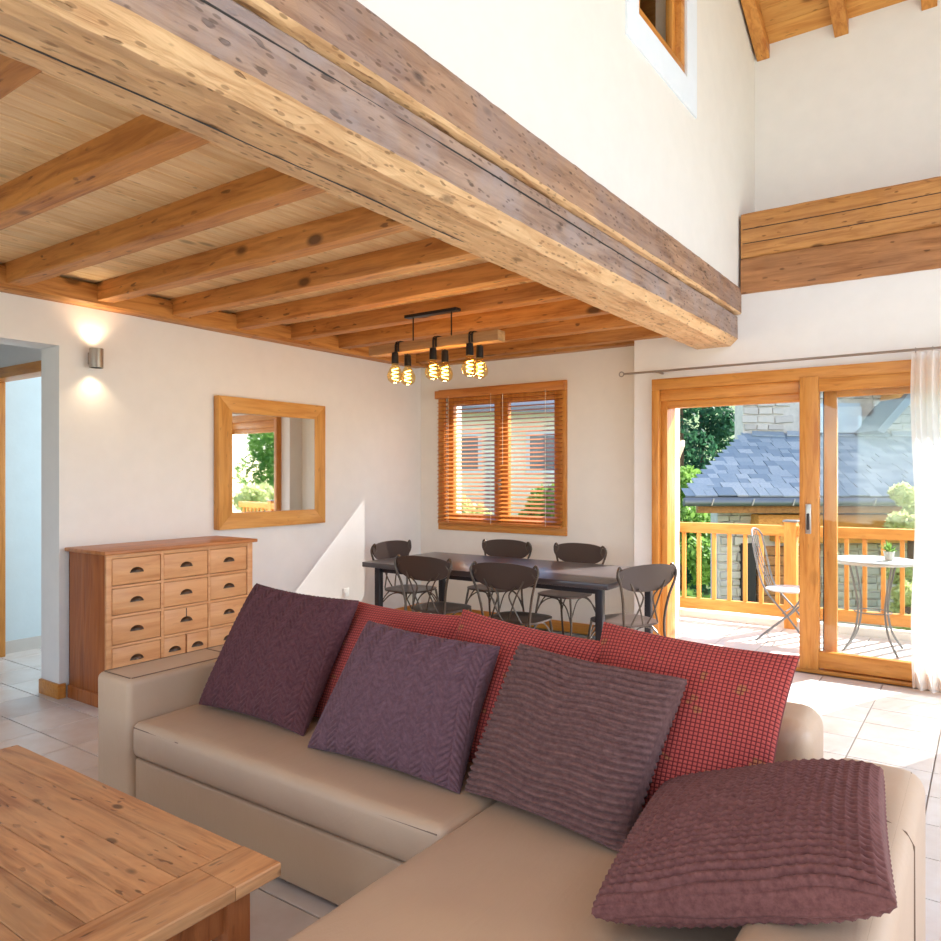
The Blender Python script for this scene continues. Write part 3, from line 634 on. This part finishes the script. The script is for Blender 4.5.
def conifer(u, d, z0, h, r, label, n=6000, leaf=.12, grp=None, mat=None):
    p = H(u, d, z0); t = thing('conifer', label, 'tree', p, grp)
    G().tube([p, p+Vector((0, 0, h*.95))], [.16, .03], 8).build('trunk', BARK, t, smooth=True)
    bl_ = []
    for k in range(40):
        q = random.random()**.8; rr = r*(1-q); a = random.uniform(0, 2*PI); bl_.append((p.x+rr*.7*math.cos(a), p.y+rr*.7*math.sin(a), z0+h*(.12+.86*q), .25+rr*.45))
    foliage(bl_, n, leaf, mat or LEAFD, t)
conifer(7.2, 25.2, -2.9, 8.6, 2.0, 'dark conifer farthest left behind the slate roof', 9000)
conifer(8.6, 27.5, -2.4, 9.4, 2.2, 'dark conifer rising just left of the tall stone wall', 9000)
conifer(8.2, 33, -2.2, 9.5, 2.3, 'dark conifer glimpsed at the edge of the open door', 7000)
broad(5.4, 21.6, -3, 5.7, 1.2, LEAFM, 'bright green leafy tree at the corner of the tall stone wall', 7000)
broad(5.3, 18.6, -3, 4.9, 1.2, LEAFM, 'round green leafy tree beside the left verge of the slate roof', 7000)
broad(3.9, 15.2, -3, 3.0, .75, LEAFD, 'deep green bushy tree under the left eave of the slate roof', 6000)
broad(3.2, 12.2, -3.2, 3.1, .8, LEAFM, 'low green shrub seen through the left balusters', 4000)
# pale plant right of the house
broad(7.15, 12.0, -3, 4.9, .5, LEAFP, 'pale yellow-green slender tree in front of the slate roof', 4500, .07)
broad(6.5, 11.0, -3, 3.3, .38, LEAFP, 'lower pale yellow-green shrub beside the slender tree', 2500, .07)
ph = thing('pale_house', 'pale plastered neighbour house seen through the slats of the dining window', 'house', H(-.2, 21, -3))
def pb(name, mat, u0, u1, d0, d1, z0, z1):
    return G().hexa([H(u0, d0, z0), H(u1, d0, z0), H(u1, d1, z0), H(u0, d1, z0)], [H(u0, d0, z1), H(u1, d0, z1), H(u1, d1, z1), H(u0, d1, z1)]).build(name, mat, ph)
pb('wall', plain('pale_render', (238, 232, 214), .9), -3.6, 3.4, 20, 25, -3, 3.2)
G().hexa([H(-4.2, 19.3, 3.1), H(4, 19.3, 3.1), H(4, 22.5, 5.0), H(-4.2, 22.5, 5.0)], [H(-4.2, 19.3, 3.25), H(4, 19.3, 3.25), H(4, 22.5, 5.15), H(-4.2, 22.5, 5.15)]).build('roof', GUT, ph)
G().hexa([H(-4.2, 25.7, 3.1), H(4, 25.7, 3.1), H(4, 22.5, 5.0), H(-4.2, 22.5, 5.0)], [H(-4.2, 25.7, 3.25), H(4, 25.7, 3.25), H(4, 22.5, 5.15), H(-4.2, 22.5, 5.15)]).build('roof', GUT, ph)
for u in (-.6, 1.5):
    f = pb('window', SHUT, u, u+.9, 19.9, 20.05, 1.5, 2.6); pb('pane', plain('dark_pane', (96, 112, 118), .2), u+.1, u+.8, 19.88, 19.95, 1.6, 2.5)
# trees behind the dining window and towards the side seen in the mirror
for k, (u, d, h_, r_, mt) in enumerate([(.0, 17, 4.3, 1.0, LEAFP), (1.9, 16.4, 4.5, .9, LEAFM)]):
    broad(u, d, -3, h_, r_, mt, ('pale green bush behind the left casement of the dining window', 'mid green bush behind the right casement of the dining window')[k], 5000, .1, 'bushes behind the dining window')
for k, (x, y, h_, r_, mt) in enumerate([(14, 12, 5.6, 1.8, LEAFM), (19, 20, 7.0, 2.1, LEAFM), (20, 12, 6.2, 2.0, LEAFD), (24, 24, 7.6, 2.4, LEAFM), (10.5, 14, 4.2, 1.2, LEAFP)]):
    broad(Vector((x, y, 0)).dot(Rv), Vector((x, y, 0)).dot(Fv), -3, h_, r_, mt, 'leafy tree beyond the balcony, seen only in the wall mirror', 5000, .12, 'trees reflected in the wall mirror')

# ------------------------------------------------------------------ wall lamp
sc = thing('wall_sconce', 'small brushed metal cylinder wall lamp lit up and down above the chest', 'wall lamp', (-4.875, 2.595, 2.165))
G().lathe([(.036, 0), (.043, 0), (.043, .128), (.036, .128), (.036, .11), (.036, .02), (.036, 0)], (-4.875, 2.595, 2.165), 28).build('shade', STEEL, sc, smooth=True)
G().box(-4.94, -4.915, 2.57, 2.62, 2.19, 2.27).build('wall_bracket', STEEL, sc, .003)
G().lathe([(.001, .03), (.024, .03), (.024, .1), (.001, .1)], (-4.875, 2.595, 2.165), 16).build('lamp', LAMPE, sc, smooth=True)
for s_, z in ((1, 2.30), (-1, 2.158)):
    l = bpy.data.lights.new('sconce_light', 'SPOT'); l.energy = 4; l.color = (1, .78, .5); l.spot_size = math.radians(120); l.spot_blend = .8; l.shadow_soft_size = .03
    o = bpy.data.objects.new('sconce_light', l); C.objects.link(o); o.location = (-4.875, 2.595, z); o.rotation_euler = (0 if s_ < 0 else PI, 0, 0)
so_ = thing('wall_socket', 'white wall socket low on the left wall by the dining table', 'socket', (XL+.004, 4.99, .32))
G().box(XL, XL+.008, 4.95, 5.03, .31, .39).build('plate', WHITE, so_, .003)
G().lathe([(.001, 0), (.02, 0), (.02, .002), (.001, .002)], (XL+.008, 4.99, .349), 16).build('recess', plain('socket_grey', (200, 200, 198), .5), so_)

# ------------------------------------------------------------------ mirror
mi = thing('wall_mirror', 'square mirror in a wide honey pine frame on the left wall', 'mirror', (XL+.02, 4.11, 1.02))
MA, MB, MZ0, MZ1, fwid = 3.55, 4.67, 1.023, 2.067, .125
def frame_side(a, b, c_, d, nm, mt):
    X0, X1 = XL+.002, XL+.066
    G().hexa([(X0, *a), (X0, *b), (X0, *c_), (X0, *d)], [(X1, *a), (X1, *b), (X1, *c_), (X1, *d)]).build(nm, mt, mi, .003)
frame_side((MA, MZ1), (MB, MZ1), (MB-fwid, MZ1-fwid), (MA+fwid, MZ1-fwid), 'frame_top', MIRX)
frame_side((MA, MZ0), (MB, MZ0), (MB-fwid, MZ0+fwid), (MA+fwid, MZ0+fwid), 'frame_bottom', MIRX)
frame_side((MA, MZ0), (MA, MZ1), (MA+fwid, MZ1-fwid), (MA+fwid, MZ0+fwid), 'frame_side', MIRZ)
frame_side((MB, MZ0), (MB, MZ1), (MB-fwid, MZ1-fwid), (MB-fwid, MZ0+fwid), 'frame_side', MIRZ)
a_, b_ = MA+fwid-.01, MB-fwid+.01; za_, zb_ = MZ0+fwid-.01, MZ1-fwid+.01      # the pane sits slightly askew in its deep frame
G().hexa([(XL+.003, a_, za_), (XL+.056, b_, za_), (XL+.056, b_, zb_), (XL+.003, a_, zb_)], [(XL+.008, a_, za_), (XL+.061, b_, za_), (XL+.061, b_, zb_), (XL+.008, a_, zb_)]).build('mirror_glass', MIRR, mi)

# ------------------------------------------------------------------ apothecary chest
CX0, CX1, CY0, CY1, CZ = -4.915, -4.46, 2.435, 3.54, .955
ch = thing('apothecary_chest', 'cherry wood chest of many small drawers with bronze cup pulls', 'chest of drawers', ((CX0+CX1)/2, (CY0+CY1)/2, 0))
g = G().box(CX0, CX1-.02, CY0, CY0+.022, .0, CZ).box(CX0, CX1-.02, CY1-.022, CY1, .0, CZ).box(CX0, CX0+.012, CY0, CY1, .02, CZ)
g.box(CX0, CX1-.025, CY0+.02, CY1-.02, .05, .07)
g.build('body', CHB, ch, .002)
colsY = [(2.475, 2.800), (2.827, 3.160), (3.183, 3.490)]; rowsZ = [(.760, .925), (.575, .737), (.390, .552), (.205, .367), (.105, .182)]
g = G().box(CX1-.02, CX1, CY0, 2.470, .0, CZ).box(CX1-.02, CX1, 3.495, CY1, .0, CZ)
for ya, yb in ((2.803, 2.824), (3.163, 3.180)): g.box(CX1-.02, CX1, ya, yb, .10, CZ)
for za, zb in ((.928, CZ), (.740, .757), (.555, .572), (.370, .387), (.185, .202), (.085, .102)): g.box(CX1-.021, CX1-.0005, CY0+.02, CY1-.02, za, zb)
g.build('face_frame', CHD, ch, .0015)
G().box(CX1-.19, CX1-.18, CY0+.02, CY1-.02, .09, CZ).build('inner_panel', DARKG, ch)
G().box(CX0-.012, CX1+.03, CY0-.025, CY1+.025, CZ, CZ+.024).build('top', CHY, ch, .006)
G().box(CX0, CX1+.014, CY0-.012, CY1+.012, 0, .085).build('plinth', CHB, ch, .006)
pull = None
def cup(x, y, z):
    g = G(); v = []; n, m_ = 12, 5
    for i in range(n+1):
        a = PI*i/n
        for j in range(m_+1):
            b = PI/2*j/m_; v.append((x+.026*math.sin(b), y+.044*math.cos(a)*math.cos(b), z+.030*math.sin(a)*math.cos(b)))
    g.add(v, [(i*(m_+1)+j, (i+1)*(m_+1)+j, (i+1)*(m_+1)+j+1, i*(m_+1)+j+1) for i in range(n) for j in range(m_)])
    g.box(x-.001, x+.002, y-.047, y+.047, z-.004, z+.003); return g
def drawer(ya, yb, za, zb, pulls=None, split=False):
    g = G().box(CX1-.17, CX1-.004, ya, yb, za, zb); d = g.build('drawer', CHD, ch, .003)
    if split: G().box(CX1-.005, CX1-.0025, (ya+yb)/2-.003, (ya+yb)/2+.003, (za+zb)/2+.012, zb-.004).build('split_groove', DARKG, d)
    yc = (ya+yb)/2; cup(CX1-.005, yc, (za+zb)/2-.01).build('cup_pull', BRON, d, smooth=True)
for r, (za, zb) in enumerate(rowsZ):
    for c_, (ya, yb) in enumerate(colsY):
        if r == 3 and c_ == 1:
            ym = (ya+yb)/2; drawer(ya, ym-.006, za, zb); drawer(ym+.006, yb, za, zb)
        else: drawer(ya, yb, za, zb, split=(r == 2 and c_ == 1))

# ------------------------------------------------------------------ dining table
TX0, TX1, TY0, TY1 = -4.20, -2.03, 4.43, 5.40
dt = thing('dining_table', 'long dark rectangular dining table with slim metal legs', 'table', (-3.115, 4.915, 0))
G().box(TX0, TX1, TY0, TY1, .70, .74).build('tabletop', TABT, dt, .004)
for x in (TX0+.13, TX1-.08):
    for y in (TY0+.06, TY1-.06): G().box(x-.025, x+.025, y-.025, y+.025, 0, .70).build('leg', TABL, dt, .004)
G().box(TX0+.1, TX1-.1, TY0+.06, TY0+.09, .66, .70).box(TX0+.1, TX1-.1, TY1-.09, TY1-.06, .66, .70).build('apron', TABL, dt)

# ------------------------------------------------------------------ dining chair (faces +y locally, back at -y)
def make_chair():
    t = thing('dining_chair', 'x', 'chair', (0, 0, 0), 'bronze metal bistro chairs around the dining table')
    # seat: rounded square, slightly dished
    g = G(); n, rg = 40, 6; v = [(0, .0, .452)]
    for k in range(1, rg+1):
        for i in range(n):
            a = 2*PI*i/n; c, s = math.cos(a), math.sin(a); e = (abs(c)**3.2+abs(s)**3.2)**(-1/3.2)
            wv = .205*e*c*(1+.06*s)*k/rg; dv = .20*e*s*k/rg; v.append((wv, dv, .452+.008*(k/rg)**2-(.006 if k == rg else 0)))
    f = [(0, 1+i, 1+(i+1) % n) for i in range(n)]
    for k in range(rg-1):
        for i in range(n): f.append((1+k*n+i, 1+(k+1)*n+i, 1+(k+1)*n+(i+1) % n, 1+k*n+(i+1) % n))
    base = len(v); v += [(a*.985, b*.985, c-.014) for a, b, c in v[1+(rg-1)*n:1+rg*n]]
    for i in range(n): f.append((1+(rg-1)*n+i, base+i, base+(i+1) % n, 1+(rg-1)*n+(i+1) % n))
    f.append(tuple(base+i for i in reversed(range(n))))
    g.add(v, f).build('seat', CHAIRM, t, smooth=True)
    # back panel: wide bowl shaped oval, curved in plan
    g = G(); n, rg = 44, 6
    def bp(px, pz): return (px, -.235+.32*px*px-.14*(pz-.78), pz)
    rim = []
    for i in range(n):
        a = 2*PI*i/n; c, s = math.cos(a), math.sin(a)
        rim.append((.262*math.copysign(abs(c)**.8, c), (.058*s if s > 0 else .125*s)))
    v = [bp(0, .80)]
    for k in range(1, rg+1):
        for (a, b) in rim: v.append(bp(a*k/rg, .80+b*k/rg))
    f = [(0, 1+i, 1+(i+1) % n) for i in range(n)]
    for k in range(rg-1):
        for i in range(n): f.append((1+k*n+i, 1+(k+1)*n+i, 1+(k+1)*n+(i+1) % n, 1+k*n+(i+1) % n))
    m0 = len(v); v2 = [(a, b+.012, c) for a, b, c in v]; v += v2; f += [tuple(reversed([q+m0 for q in ff])) for ff in f]
    for i in range(n): a = 1+(rg-1)*n; f.append((a+i, a+(i+1) % n, m0+a+(i+1) % n, m0+a+i))
    g.add(v, f).build('backrest', CHAIRM, t, smooth=True)
    for s in (-1, 1):
        G().tube(spline([(s*.155, .165, .44), (s*.175, .18, .30), (s*.185, .20, .12), (s*.20, .225, .0)], 5), .0095, 8).build('leg', CHAIRL, t, smooth=True)
        # rear leg rising into the back loop and curling at the oval's end
        G().tube(spline([(s*.20, -.27, .0), (s*.185, -.22, .20), (s*.180, -.19, .44), (s*.205, -.205, .62), (s*.245, -.225, .74), (s*.262, -.218, .805), (s*.235, -.205, .845), (s*.215, -.215, .80), (s*.235, -.21, .765)], 5), .009, 8).build('leg', CHAIRL, t, smooth=True)
        # inner curved Y rods of the back
        G().tube(spline([(s*.02, -.195, .455), (s*.055, -.215, .53), (s*.10, -.225, .64), (s*.155, -.222, .74)], 5), .006, 6).build('back_rod', CHAIRL, t, smooth=True)
        G().tube(spline([(s*.12, -.19, .455), (s*.075, -.21, .55), (s*.045, -.225, .64), (s*.10, -.235, .70)], 5), .006, 6).build('back_rod', CHAIRL, t, smooth=True)
        # arched braces under the seat
        G().tube(spline([(s*.18, -.20, .30), (s*.165, -.10, .40), (s*.16, 0, .432), (s*.165, .09, .40), (s*.18, .185, .28)], 5), .0055, 6).build('side_arch', CHAIRL, t, smooth=True)
        G().tube(spline([(-.185, s*.2, .24), (-.12, s*.185, .38), (0, s*.18, .436), (.12, s*.185, .38), (.185, s*.2, .24)] if s > 0 else [(-.185, -.21, .24), (-.12, -.19, .38), (0, -.18, .436), (.12, -.19, .38), (.185, -.21, .24)], 5), .0055, 6).build('cross_arch', CHAIRL, t, smooth=True)
    return t
chair = make_chair()
# (x, y) of seat centre, rotation
spots = [(-3.40, 4.44, .0, 'bronze dining chair on the near side of the table, left one beside the mirror wall'),
         (-2.70, 4.43, .05, 'bronze dining chair on the near side of the table, right one nearer the balcony door'),
         (-4.18, 5.02, -PI/2, 'bronze dining chair at the left head of the table against the left wall'),
         (-3.62, 5.50, PI, 'bronze dining chair on the window side of the table, the left one'),
         (-2.93, 5.56, PI-.1, 'bronze dining chair on the window side of the table, the right one'),
         (-2.06, 4.78, PI/2-.42, 'bronze dining chair at the right head of the table next to the balcony door')]
for i, (x, y, r, lb) in enumerate(spots):
    o = chair if i == 0 else dup(chair)
    o.location = (x, y, 0); o.rotation_euler = (0, 0, r); o['label'] = lb

# ------------------------------------------------------------------ pendant lamp
PYc = 4.08
pl = thing('pendant_lamp', 'timber bar pendant lamp with six glowing amber bulbs over the dining table', 'pendant lamp', (-3.18, PYc, 2.0))
G().box(-3.43, -2.97, PYc-.03, PYc+.03, 2.572, 2.594).build('ceiling_plate', BLACK, pl, .003)
for x in (-3.37, -3.03): G().tube([(x, PYc, 2.395), (x, PYc, 2.575)], .005, 6).build('hanging_rod', BLACK, pl)
G().box(-3.76, -2.62, PYc-.045, PYc+.045, 2.33, 2.40).build('timber_bar', BARW, pl, .004)
for i, (x, dy, dz) in enumerate([(-3.48, -.07, 0), (-3.475, .065, 0), (-3.14, -.065, 0), (-3.135, .065, 0), (-2.83, -.065, 0), (-2.835, .06, 0)]):
    y = PYc+dy
    for xx in (x-.012, x+.012):
        G().tube(spline([(xx, PYc-.05, 2.335), (xx, PYc-.052, 2.365), (xx, PYc-.045, 2.404), (xx, PYc, 2.41), (xx, PYc+.045, 2.404), (xx, PYc+.052, 2.365), (xx, PYc+.05, 2.328)], 3), .004, 6).build('cable_wrap', BLACK, pl)
    G().tube([(x, y*.5+PYc*.5, 2.40), (x, y, 2.38), (x, y, 2.325)], .004, 6).build('cable', BLACK, pl)
    so2 = G().lathe([(.012, .085), (.024, .078), (.026, .03), (.026, 0), (.018, 0)], (x, y, 2.245), 16).build('socket', BLACK, pl, smooth=True)
    bu = G().lathe([(.020, .145), (.024, .130), (.040, .100), (.054, .070), (.057, .050), (.049, .022), (.028, .004), (.001, 0)], (x, y, 2.105), 20).build('bulb', AMBER, pl, smooth=True)
    G().tube([Vector((x+.022*math.cos(a*3.2), y+.022*math.sin(a*3.2), 2.125+.085*a/6)) for a in np.linspace(0, 6, 24)], .0034, 5).build('filament', FIL, bu)
    l = bpy.data.lights.new('bulb_light', 'POINT'); l.energy = 2.2; l.color = (1, .72, .38); l.shadow_soft_size = .03
    o = bpy.data.objects.new('bulb_light', l); C.objects.link(o); o.location = (x, y, 2.09)

# ------------------------------------------------------------------ sofa
sf = thing('corner_sofa', 'tan leather corner sofa with chaise and broad arms', 'sofa', (-1.7, 2.1, 0))
def rbox(name, b, r, seg=4, puff=0, sub=10, wr=0, parent=None, mat=None, taper=None):
    x0, x1, y0, y1, z0, z1 = b; bm = bmesh.new()
    me = bpy.data.meshes.new(name); g = G().box(*b); me.from_pydata(g.v, [], g.f); bm.from_mesh(me)
    bmesh.ops.recalc_face_normals(bm, faces=bm.faces)
    if sub:
        for ax in range(3):
            L = (x1-x0, y1-y0, z1-z0)[ax]; k = max(1, int(L/(.9/sub)))
            for q in range(1, k):
                co = [0, 0, 0]; co[ax] = (x0, y0, z0)[ax]+L*q/k; no = [0, 0, 0]; no[ax] = 1
                bmesh.ops.bisect_plane(bm, geom=bm.verts[:]+bm.edges[:]+bm.faces[:], plane_co=co, plane_no=no)
    ed = [e for e in bm.edges if len(e.link_faces) == 2 and e.calc_face_angle(0) > .5]
    bmesh.ops.bevel(bm, geom=ed, offset=r, segments=seg, profile=.5, affect='EDGES', clamp_overlap=False)
    cx, cy, cz = (x0+x1)/2, (y0+y1)/2, (z0+z1)/2
    for v in bm.verts:
        u, w_, h = (v.co.x-cx)/((x1-x0)/2), (v.co.y-cy)/((y1-y0)/2), (v.co.z-cz)/((z1-z0)/2)
        if puff:
            v.co.z += puff*(1-u*u)*(1-w_*w_)*max(0, h)
            v.co.y += puff*.5*(1-u*u)*(1-h*h)*w_
            v.co.x += puff*.4*(1-w_*w_)*(1-h*h)*u
        if wr:
            v.co.z += wr*math.sin(v.co.x*23+2*math.sin(v.co.y*7))*math.sin(v.co.y*9+v.co.x*4)*max(0, h)
    bm.to_mesh(me); bm.free(); me.materials.append(mat or LEA)
    me.polygons.foreach_set('use_smooth', [True]*len(me.polygons))
    o = bpy.data.objects.new(name, me); C.objects.link(o); off = Vector((cx, cy, z0))
    me.transform(Matrix.Translation(-off)); place(o, off, parent or sf); return o
rbox('base', (-2.955, -.42, 1.735, 2.62, .03, .255), .012, 2, 0, 0)
rbox('chaise_base', (-1.29, -.42, .62, 1.735, .03, .255), .012, 2, 0, 0)
rbox('seat_cushion', (-2.955, -1.305, 1.715, 2.50, .262, .415), .035, 4, .012, 14, .0022)
rbox('chaise_cushion', (-1.30, -.425, .60, 2.50, .262, .415), .035, 4, .012, 14, .0022)
la = rbox('arm', (-3.22, -2.96, 1.71, 2.66, .02, .585), .028, 4, .0, 8)
ra_ = rbox('arm', (-.415, -.155, .60, 2.60, .02, .572), .06, 5, .0, 8)
rbox('backrest', (-2.955, -.435, 2.36, 2.64, .25, .705), .065, 5, .0, 8)
for x in (-3.1, -.3):
    for y in (1.85, 2.5): G().box(x-.03, x+.03, y-.03, y+.03, 0, .03).build('foot', BLACK, sf)
def seam(pts, parent, r=.0028): G().tube(pts, r, 5).build('seam', SEAM, parent, smooth=True)
seam([(x, 1.7185, .392) for x in np.linspace(-2.93, -1.33, 8)], sf)
seam([(-3.192, 1.735, .586), (-2.988, 1.735, .586)], la); seam([(-3.21, 2.25, .575), (-3.19, 2.25, .586), (-2.99, 2.25, .586), (-2.965, 2.25, .57)], la)
seam([(-3.196, y, .5855) for y in np.linspace(1.74, 2.63, 6)], la); seam([(-2.984, y, .5855) for y in np.linspace(1.74, 2.63, 6)], la)
seam([(-.192, y, .564) for y in np.linspace(.66, 2.55, 8)], ra_, .0026)
seam([(-.38, 2.14, .5725), (-.215, 2.14, .5725), (-.172, 2.14, .555), (-.155, 2.14, .525), (-.154, 2.14, .3), (-.154, 2.14, .05)], ra_)
seam([(-.55, y, z) for y, z in ((2.40, .693), (2.44, .705), (2.56, .705), (2.6, .693))], sf)

# ------------------------------------------------------------------ cushions
def herring(u, v):
    w_, p = .046, .023; k = np.floor(u/w_+.35*np.sin(v*9)); s = np.where(k % 2 == 0, 1., -1.)
    a = (v+s*(u-(k+.5)*w_)*.9)/p; r = np.abs(np.sin(PI*a)); e = np.abs(np.sin(PI*(u/w_+.35*np.sin(v*9))))
    return .0085*r**.8*np.clip(e*3, .15, 1)
def ribs(u, v, p=.0215, bob=.0, seed=0):
    q = v+.006*np.sin(u*11+seed)+.004*np.sin(u*27+seed*2)
    return .016*np.abs(np.sin(PI*q/p))**.7*(1-bob*np.abs(np.cos(PI*u/.022)))
def flat(u, v): return 0*u
def cushion(name, label, BL, BR, TR, TL, th, fn, mat, N_=170, wr=.008, seed=0, group=None, pinch=.06, flip=1):
    BL, BR, TR, TL = [np.array(p, float) for p in (BL, BR, TR, TL)]
    a = np.linspace(-1, 1, N_+1); a = .10*a+.90*np.sin(a*PI/2); U, V = np.meshgrid(a, a, indexing='ij')
    # edges bow inwards between the corners
    u = U*(1-pinch*(1-V**2)*U**2); v = V*(1-pinch*(1-U**2)*V**2)
    s, t = (u+1)/2, (v+1)/2
    P = (1-s)[..., None]*(1-t)[..., None]*BL+s[..., None]*(1-t)[..., None]*BR+s[..., None]*t[..., None]*TR+(1-s)[..., None]*t[..., None]*TL
    n = np.cross(BR-BL, TL-BL); n /= np.linalg.norm(n)
    sx = np.linalg.norm(BR-BL)/2; sy = np.linalg.norm(TL-BL)/2
    prof = (np.clip(1-np.abs(U)**2.6, 0, 1)*np.clip(1-np.abs(V)**2.6, 0, 1))**.46
    rs = np.random.RandomState(seed); W = 0
    for k in range(7):
        f1, f2, p1 = rs.uniform(-5, 5), rs.uniform(-5, 5), rs.uniform(0, 6); W = W+np.sin(f1*U+f2*V+p1)/3.
    edge = np.clip((1-np.maximum(np.abs(U), np.abs(V)))*9, 0, 1)
    out = []
    for sg in (1, -1):
        B = P+(sg*(prof*th/2+edge*wr*W*prof))[..., None]*n
        nn = np.cross(np.gradient(B, axis=0), np.gradient(B, axis=1)); nn /= np.maximum(np.linalg.norm(nn, axis=2, keepdims=True), 1e-9)
        mid = (N_+1)//2                                   # relief follows the cloth's own length
        au = np.concatenate([[0], np.cumsum(np.linalg.norm(np.diff(B[:, mid], axis=0), axis=1))]); av = np.concatenate([[0], np.cumsum(np.linalg.norm(np.diff(B[mid], axis=0), axis=1))])
        UU, VV_ = np.meshgrid(au-au.mean(), av-av.mean(), indexing='ij')
        out.append(B+nn*(sg*np.clip(edge*6, 0, 1)*(.3+.7*np.clip(edge*1.2, 0, 1))*fn(UU, VV_))[..., None])
    M_ = N_+1; idx = np.arange(M_*M_).reshape(M_, M_)
    q = np.stack([idx[:-1, :-1], idx[1:, :-1], idx[1:, 1:], idx[:-1, 1:]], -1).reshape(-1, 4)
    step = 3; ai = np.arange(0, M_, 1)
    F = np.vstack([q, q[:, ::-1]+M_*M_]); VV = np.vstack([out[0].reshape(-1, 3), out[1].reshape(-1, 3)])
    c = (BL+BR+TR+TL)/4; VV = VV-c
    me = bpy.data.meshes.new(name); me.vertices.add(len(VV)); me.vertices.foreach_set('co', VV.ravel())
    me.loops.add(F.size); me.loops.foreach_set('vertex_index', F.ravel()); me.polygons.add(len(F))
    me.polygons.foreach_set('loop_start', np.arange(0, F.size, 4)); me.polygons.foreach_set('loop_total', np.full(len(F), 4))
    uv = np.stack([(U+1)/2, (V+1)/2], -1).reshape(-1, 2); uv = np.vstack([uv, uv]); l = me.uv_layers.new(name='UVMap')
    l.data.foreach_set('uv', uv[F.ravel()].ravel().astype(np.float32)); me.update(); me.validate()
    bm = bmesh.new(); bm.from_mesh(me); bmesh.ops.remove_doubles(bm, verts=bm.verts, dist=.0001); bm.to_mesh(me); bm.free()
    me.polygons.foreach_set('use_smooth', [True]*len(me.polygons)); me.materials.append(mat)
    o = bpy.data.objects.new(name, me); C.objects.link(o); WL[o.name] = Vector(c); o.location = c; tag(o, label, 'cushion', group); return o
cg = 'red waffle cushions along the sofa back'; pg = 'plum cushions in front on the sofa'
cushion('cushion', 'red waffle cushion leaning on the sofa back, leftmost, between two plum cushions', (-2.36, 2.16, .43), (-1.70, 2.16, .43), (-1.66, 2.36, .90), (-2.27, 2.36, .90), .15, flat, RED, 110, .005, 1, cg)
cushion('cushion', 'red waffle cushion leaning on the sofa back, the middle one behind the ribbed cushion', (-1.72, 2.10, .43), (-1.06, 2.14, .43), (-1.00, 2.33, .88), (-1.66, 2.31, .935), .16, flat, RED, 110, .005, 2, cg)
cushion('cushion', 'red waffle cushion leaning on the sofa back, rightmost, with ochre flecks', (-1.12, 2.06, .43), (-.50, 2.12, .44), (-.45, 2.30, .925), (-1.10, 2.37, .94), .17, flat, RED, 110, .006, 3, cg)
cushion('cushion', 'dark plum herringbone cushion, leftmost, beside the left arm of the sofa', (-2.89, 2.00, .425), (-2.20, 1.99, .425), (-2.16, 2.26, .925), (-2.83, 2.27, .94), .17, herring, FP1, 230, .006, 4, pg)
cushion('cushion', 'mauve herringbone cushion, second from the left on the sofa', (-2.10, 1.92, .425), (-1.40, 1.93, .42), (-1.38, 2.14, .86), (-2.01, 2.16, .875), .19, herring, FP2, 230, .005, 5, pg)
cushion('cushion', 'mauve brown ribbed cushion standing where the chaise meets the sofa seat', (-1.39, 1.95, .425), (-.80, 1.86, .43), (-.72, 2.12, .855), (-1.31, 2.16, .875), .20, lambda u, v: ribs(u, v, .0205, .1, 1), FP3, 230, .008, 6, pg)
cushion('cushion', 'rosewood ribbed cushion lying aslant over the right arm of the chaise', (-.712, 1.47, .492), (-.134, 1.495, .695), (-.232, 2.24, .665), (-.78, 2.10, .53), .17, lambda u, v: ribs(u, v, .0225, .28, 3), FP4, 230, .007, 7, pg, .035)

# ------------------------------------------------------------------ coffee table
KX0, KX1, KY0, KY1, KZ = -3.04, -1.54, .40, 1.315, .42
ct = thing('coffee_table', 'rustic plank coffee table of knotty old pine before the sofa', 'coffee table', (-2.29, .86, 0))
ys = [1.315, 1.215, 1.115, .985, .88, .77, .66, .53, .40]
for i in range(len(ys)-1):
    xa = KX0; xb = -1.695-(.0 if i else 0)
    if i == 0: xa, xb = KX0+.12, -1.675
    timber('x', KX0+.0, -1.70, ys[i+1]+.0008, ys[i]-.0008, KZ-.035, KZ, 14, .0006, .002, 70+i).build('plank', CTT, ct, smooth=False)
timber('y', KY0, 1.17, -1.698, -1.54, KZ-.035, KZ, 10, .0006, .003, 90).build('breadboard_end', CTY, ct)
timber('y', 1.172, KY1, -1.698, -1.54, KZ-.035, KZ, 6, .0006, .003, 91).build('breadboard_end', CTY, ct)
for x in (KX0+.09, KX1-.09):
    for y in (KY0+.09, KY1-.09): G().box(x-.035, x+.035, y-.035, y+.035, 0, KZ-.036).build('leg', CTL, ct, .004)
for b in ((KX0+.12, KX1-.12, KY1-.10, KY1-.075), (KX0+.12, KX1-.12, KY0+.075, KY0+.10), (KX1-.10, KX1-.075, KY0+.12, KY1-.12), (KX0+.075, KX0+.10, KY0+.12, KY1-.12)):
    G().box(*b, KZ-.15, KZ-.036).build('apron', CTL, ct)
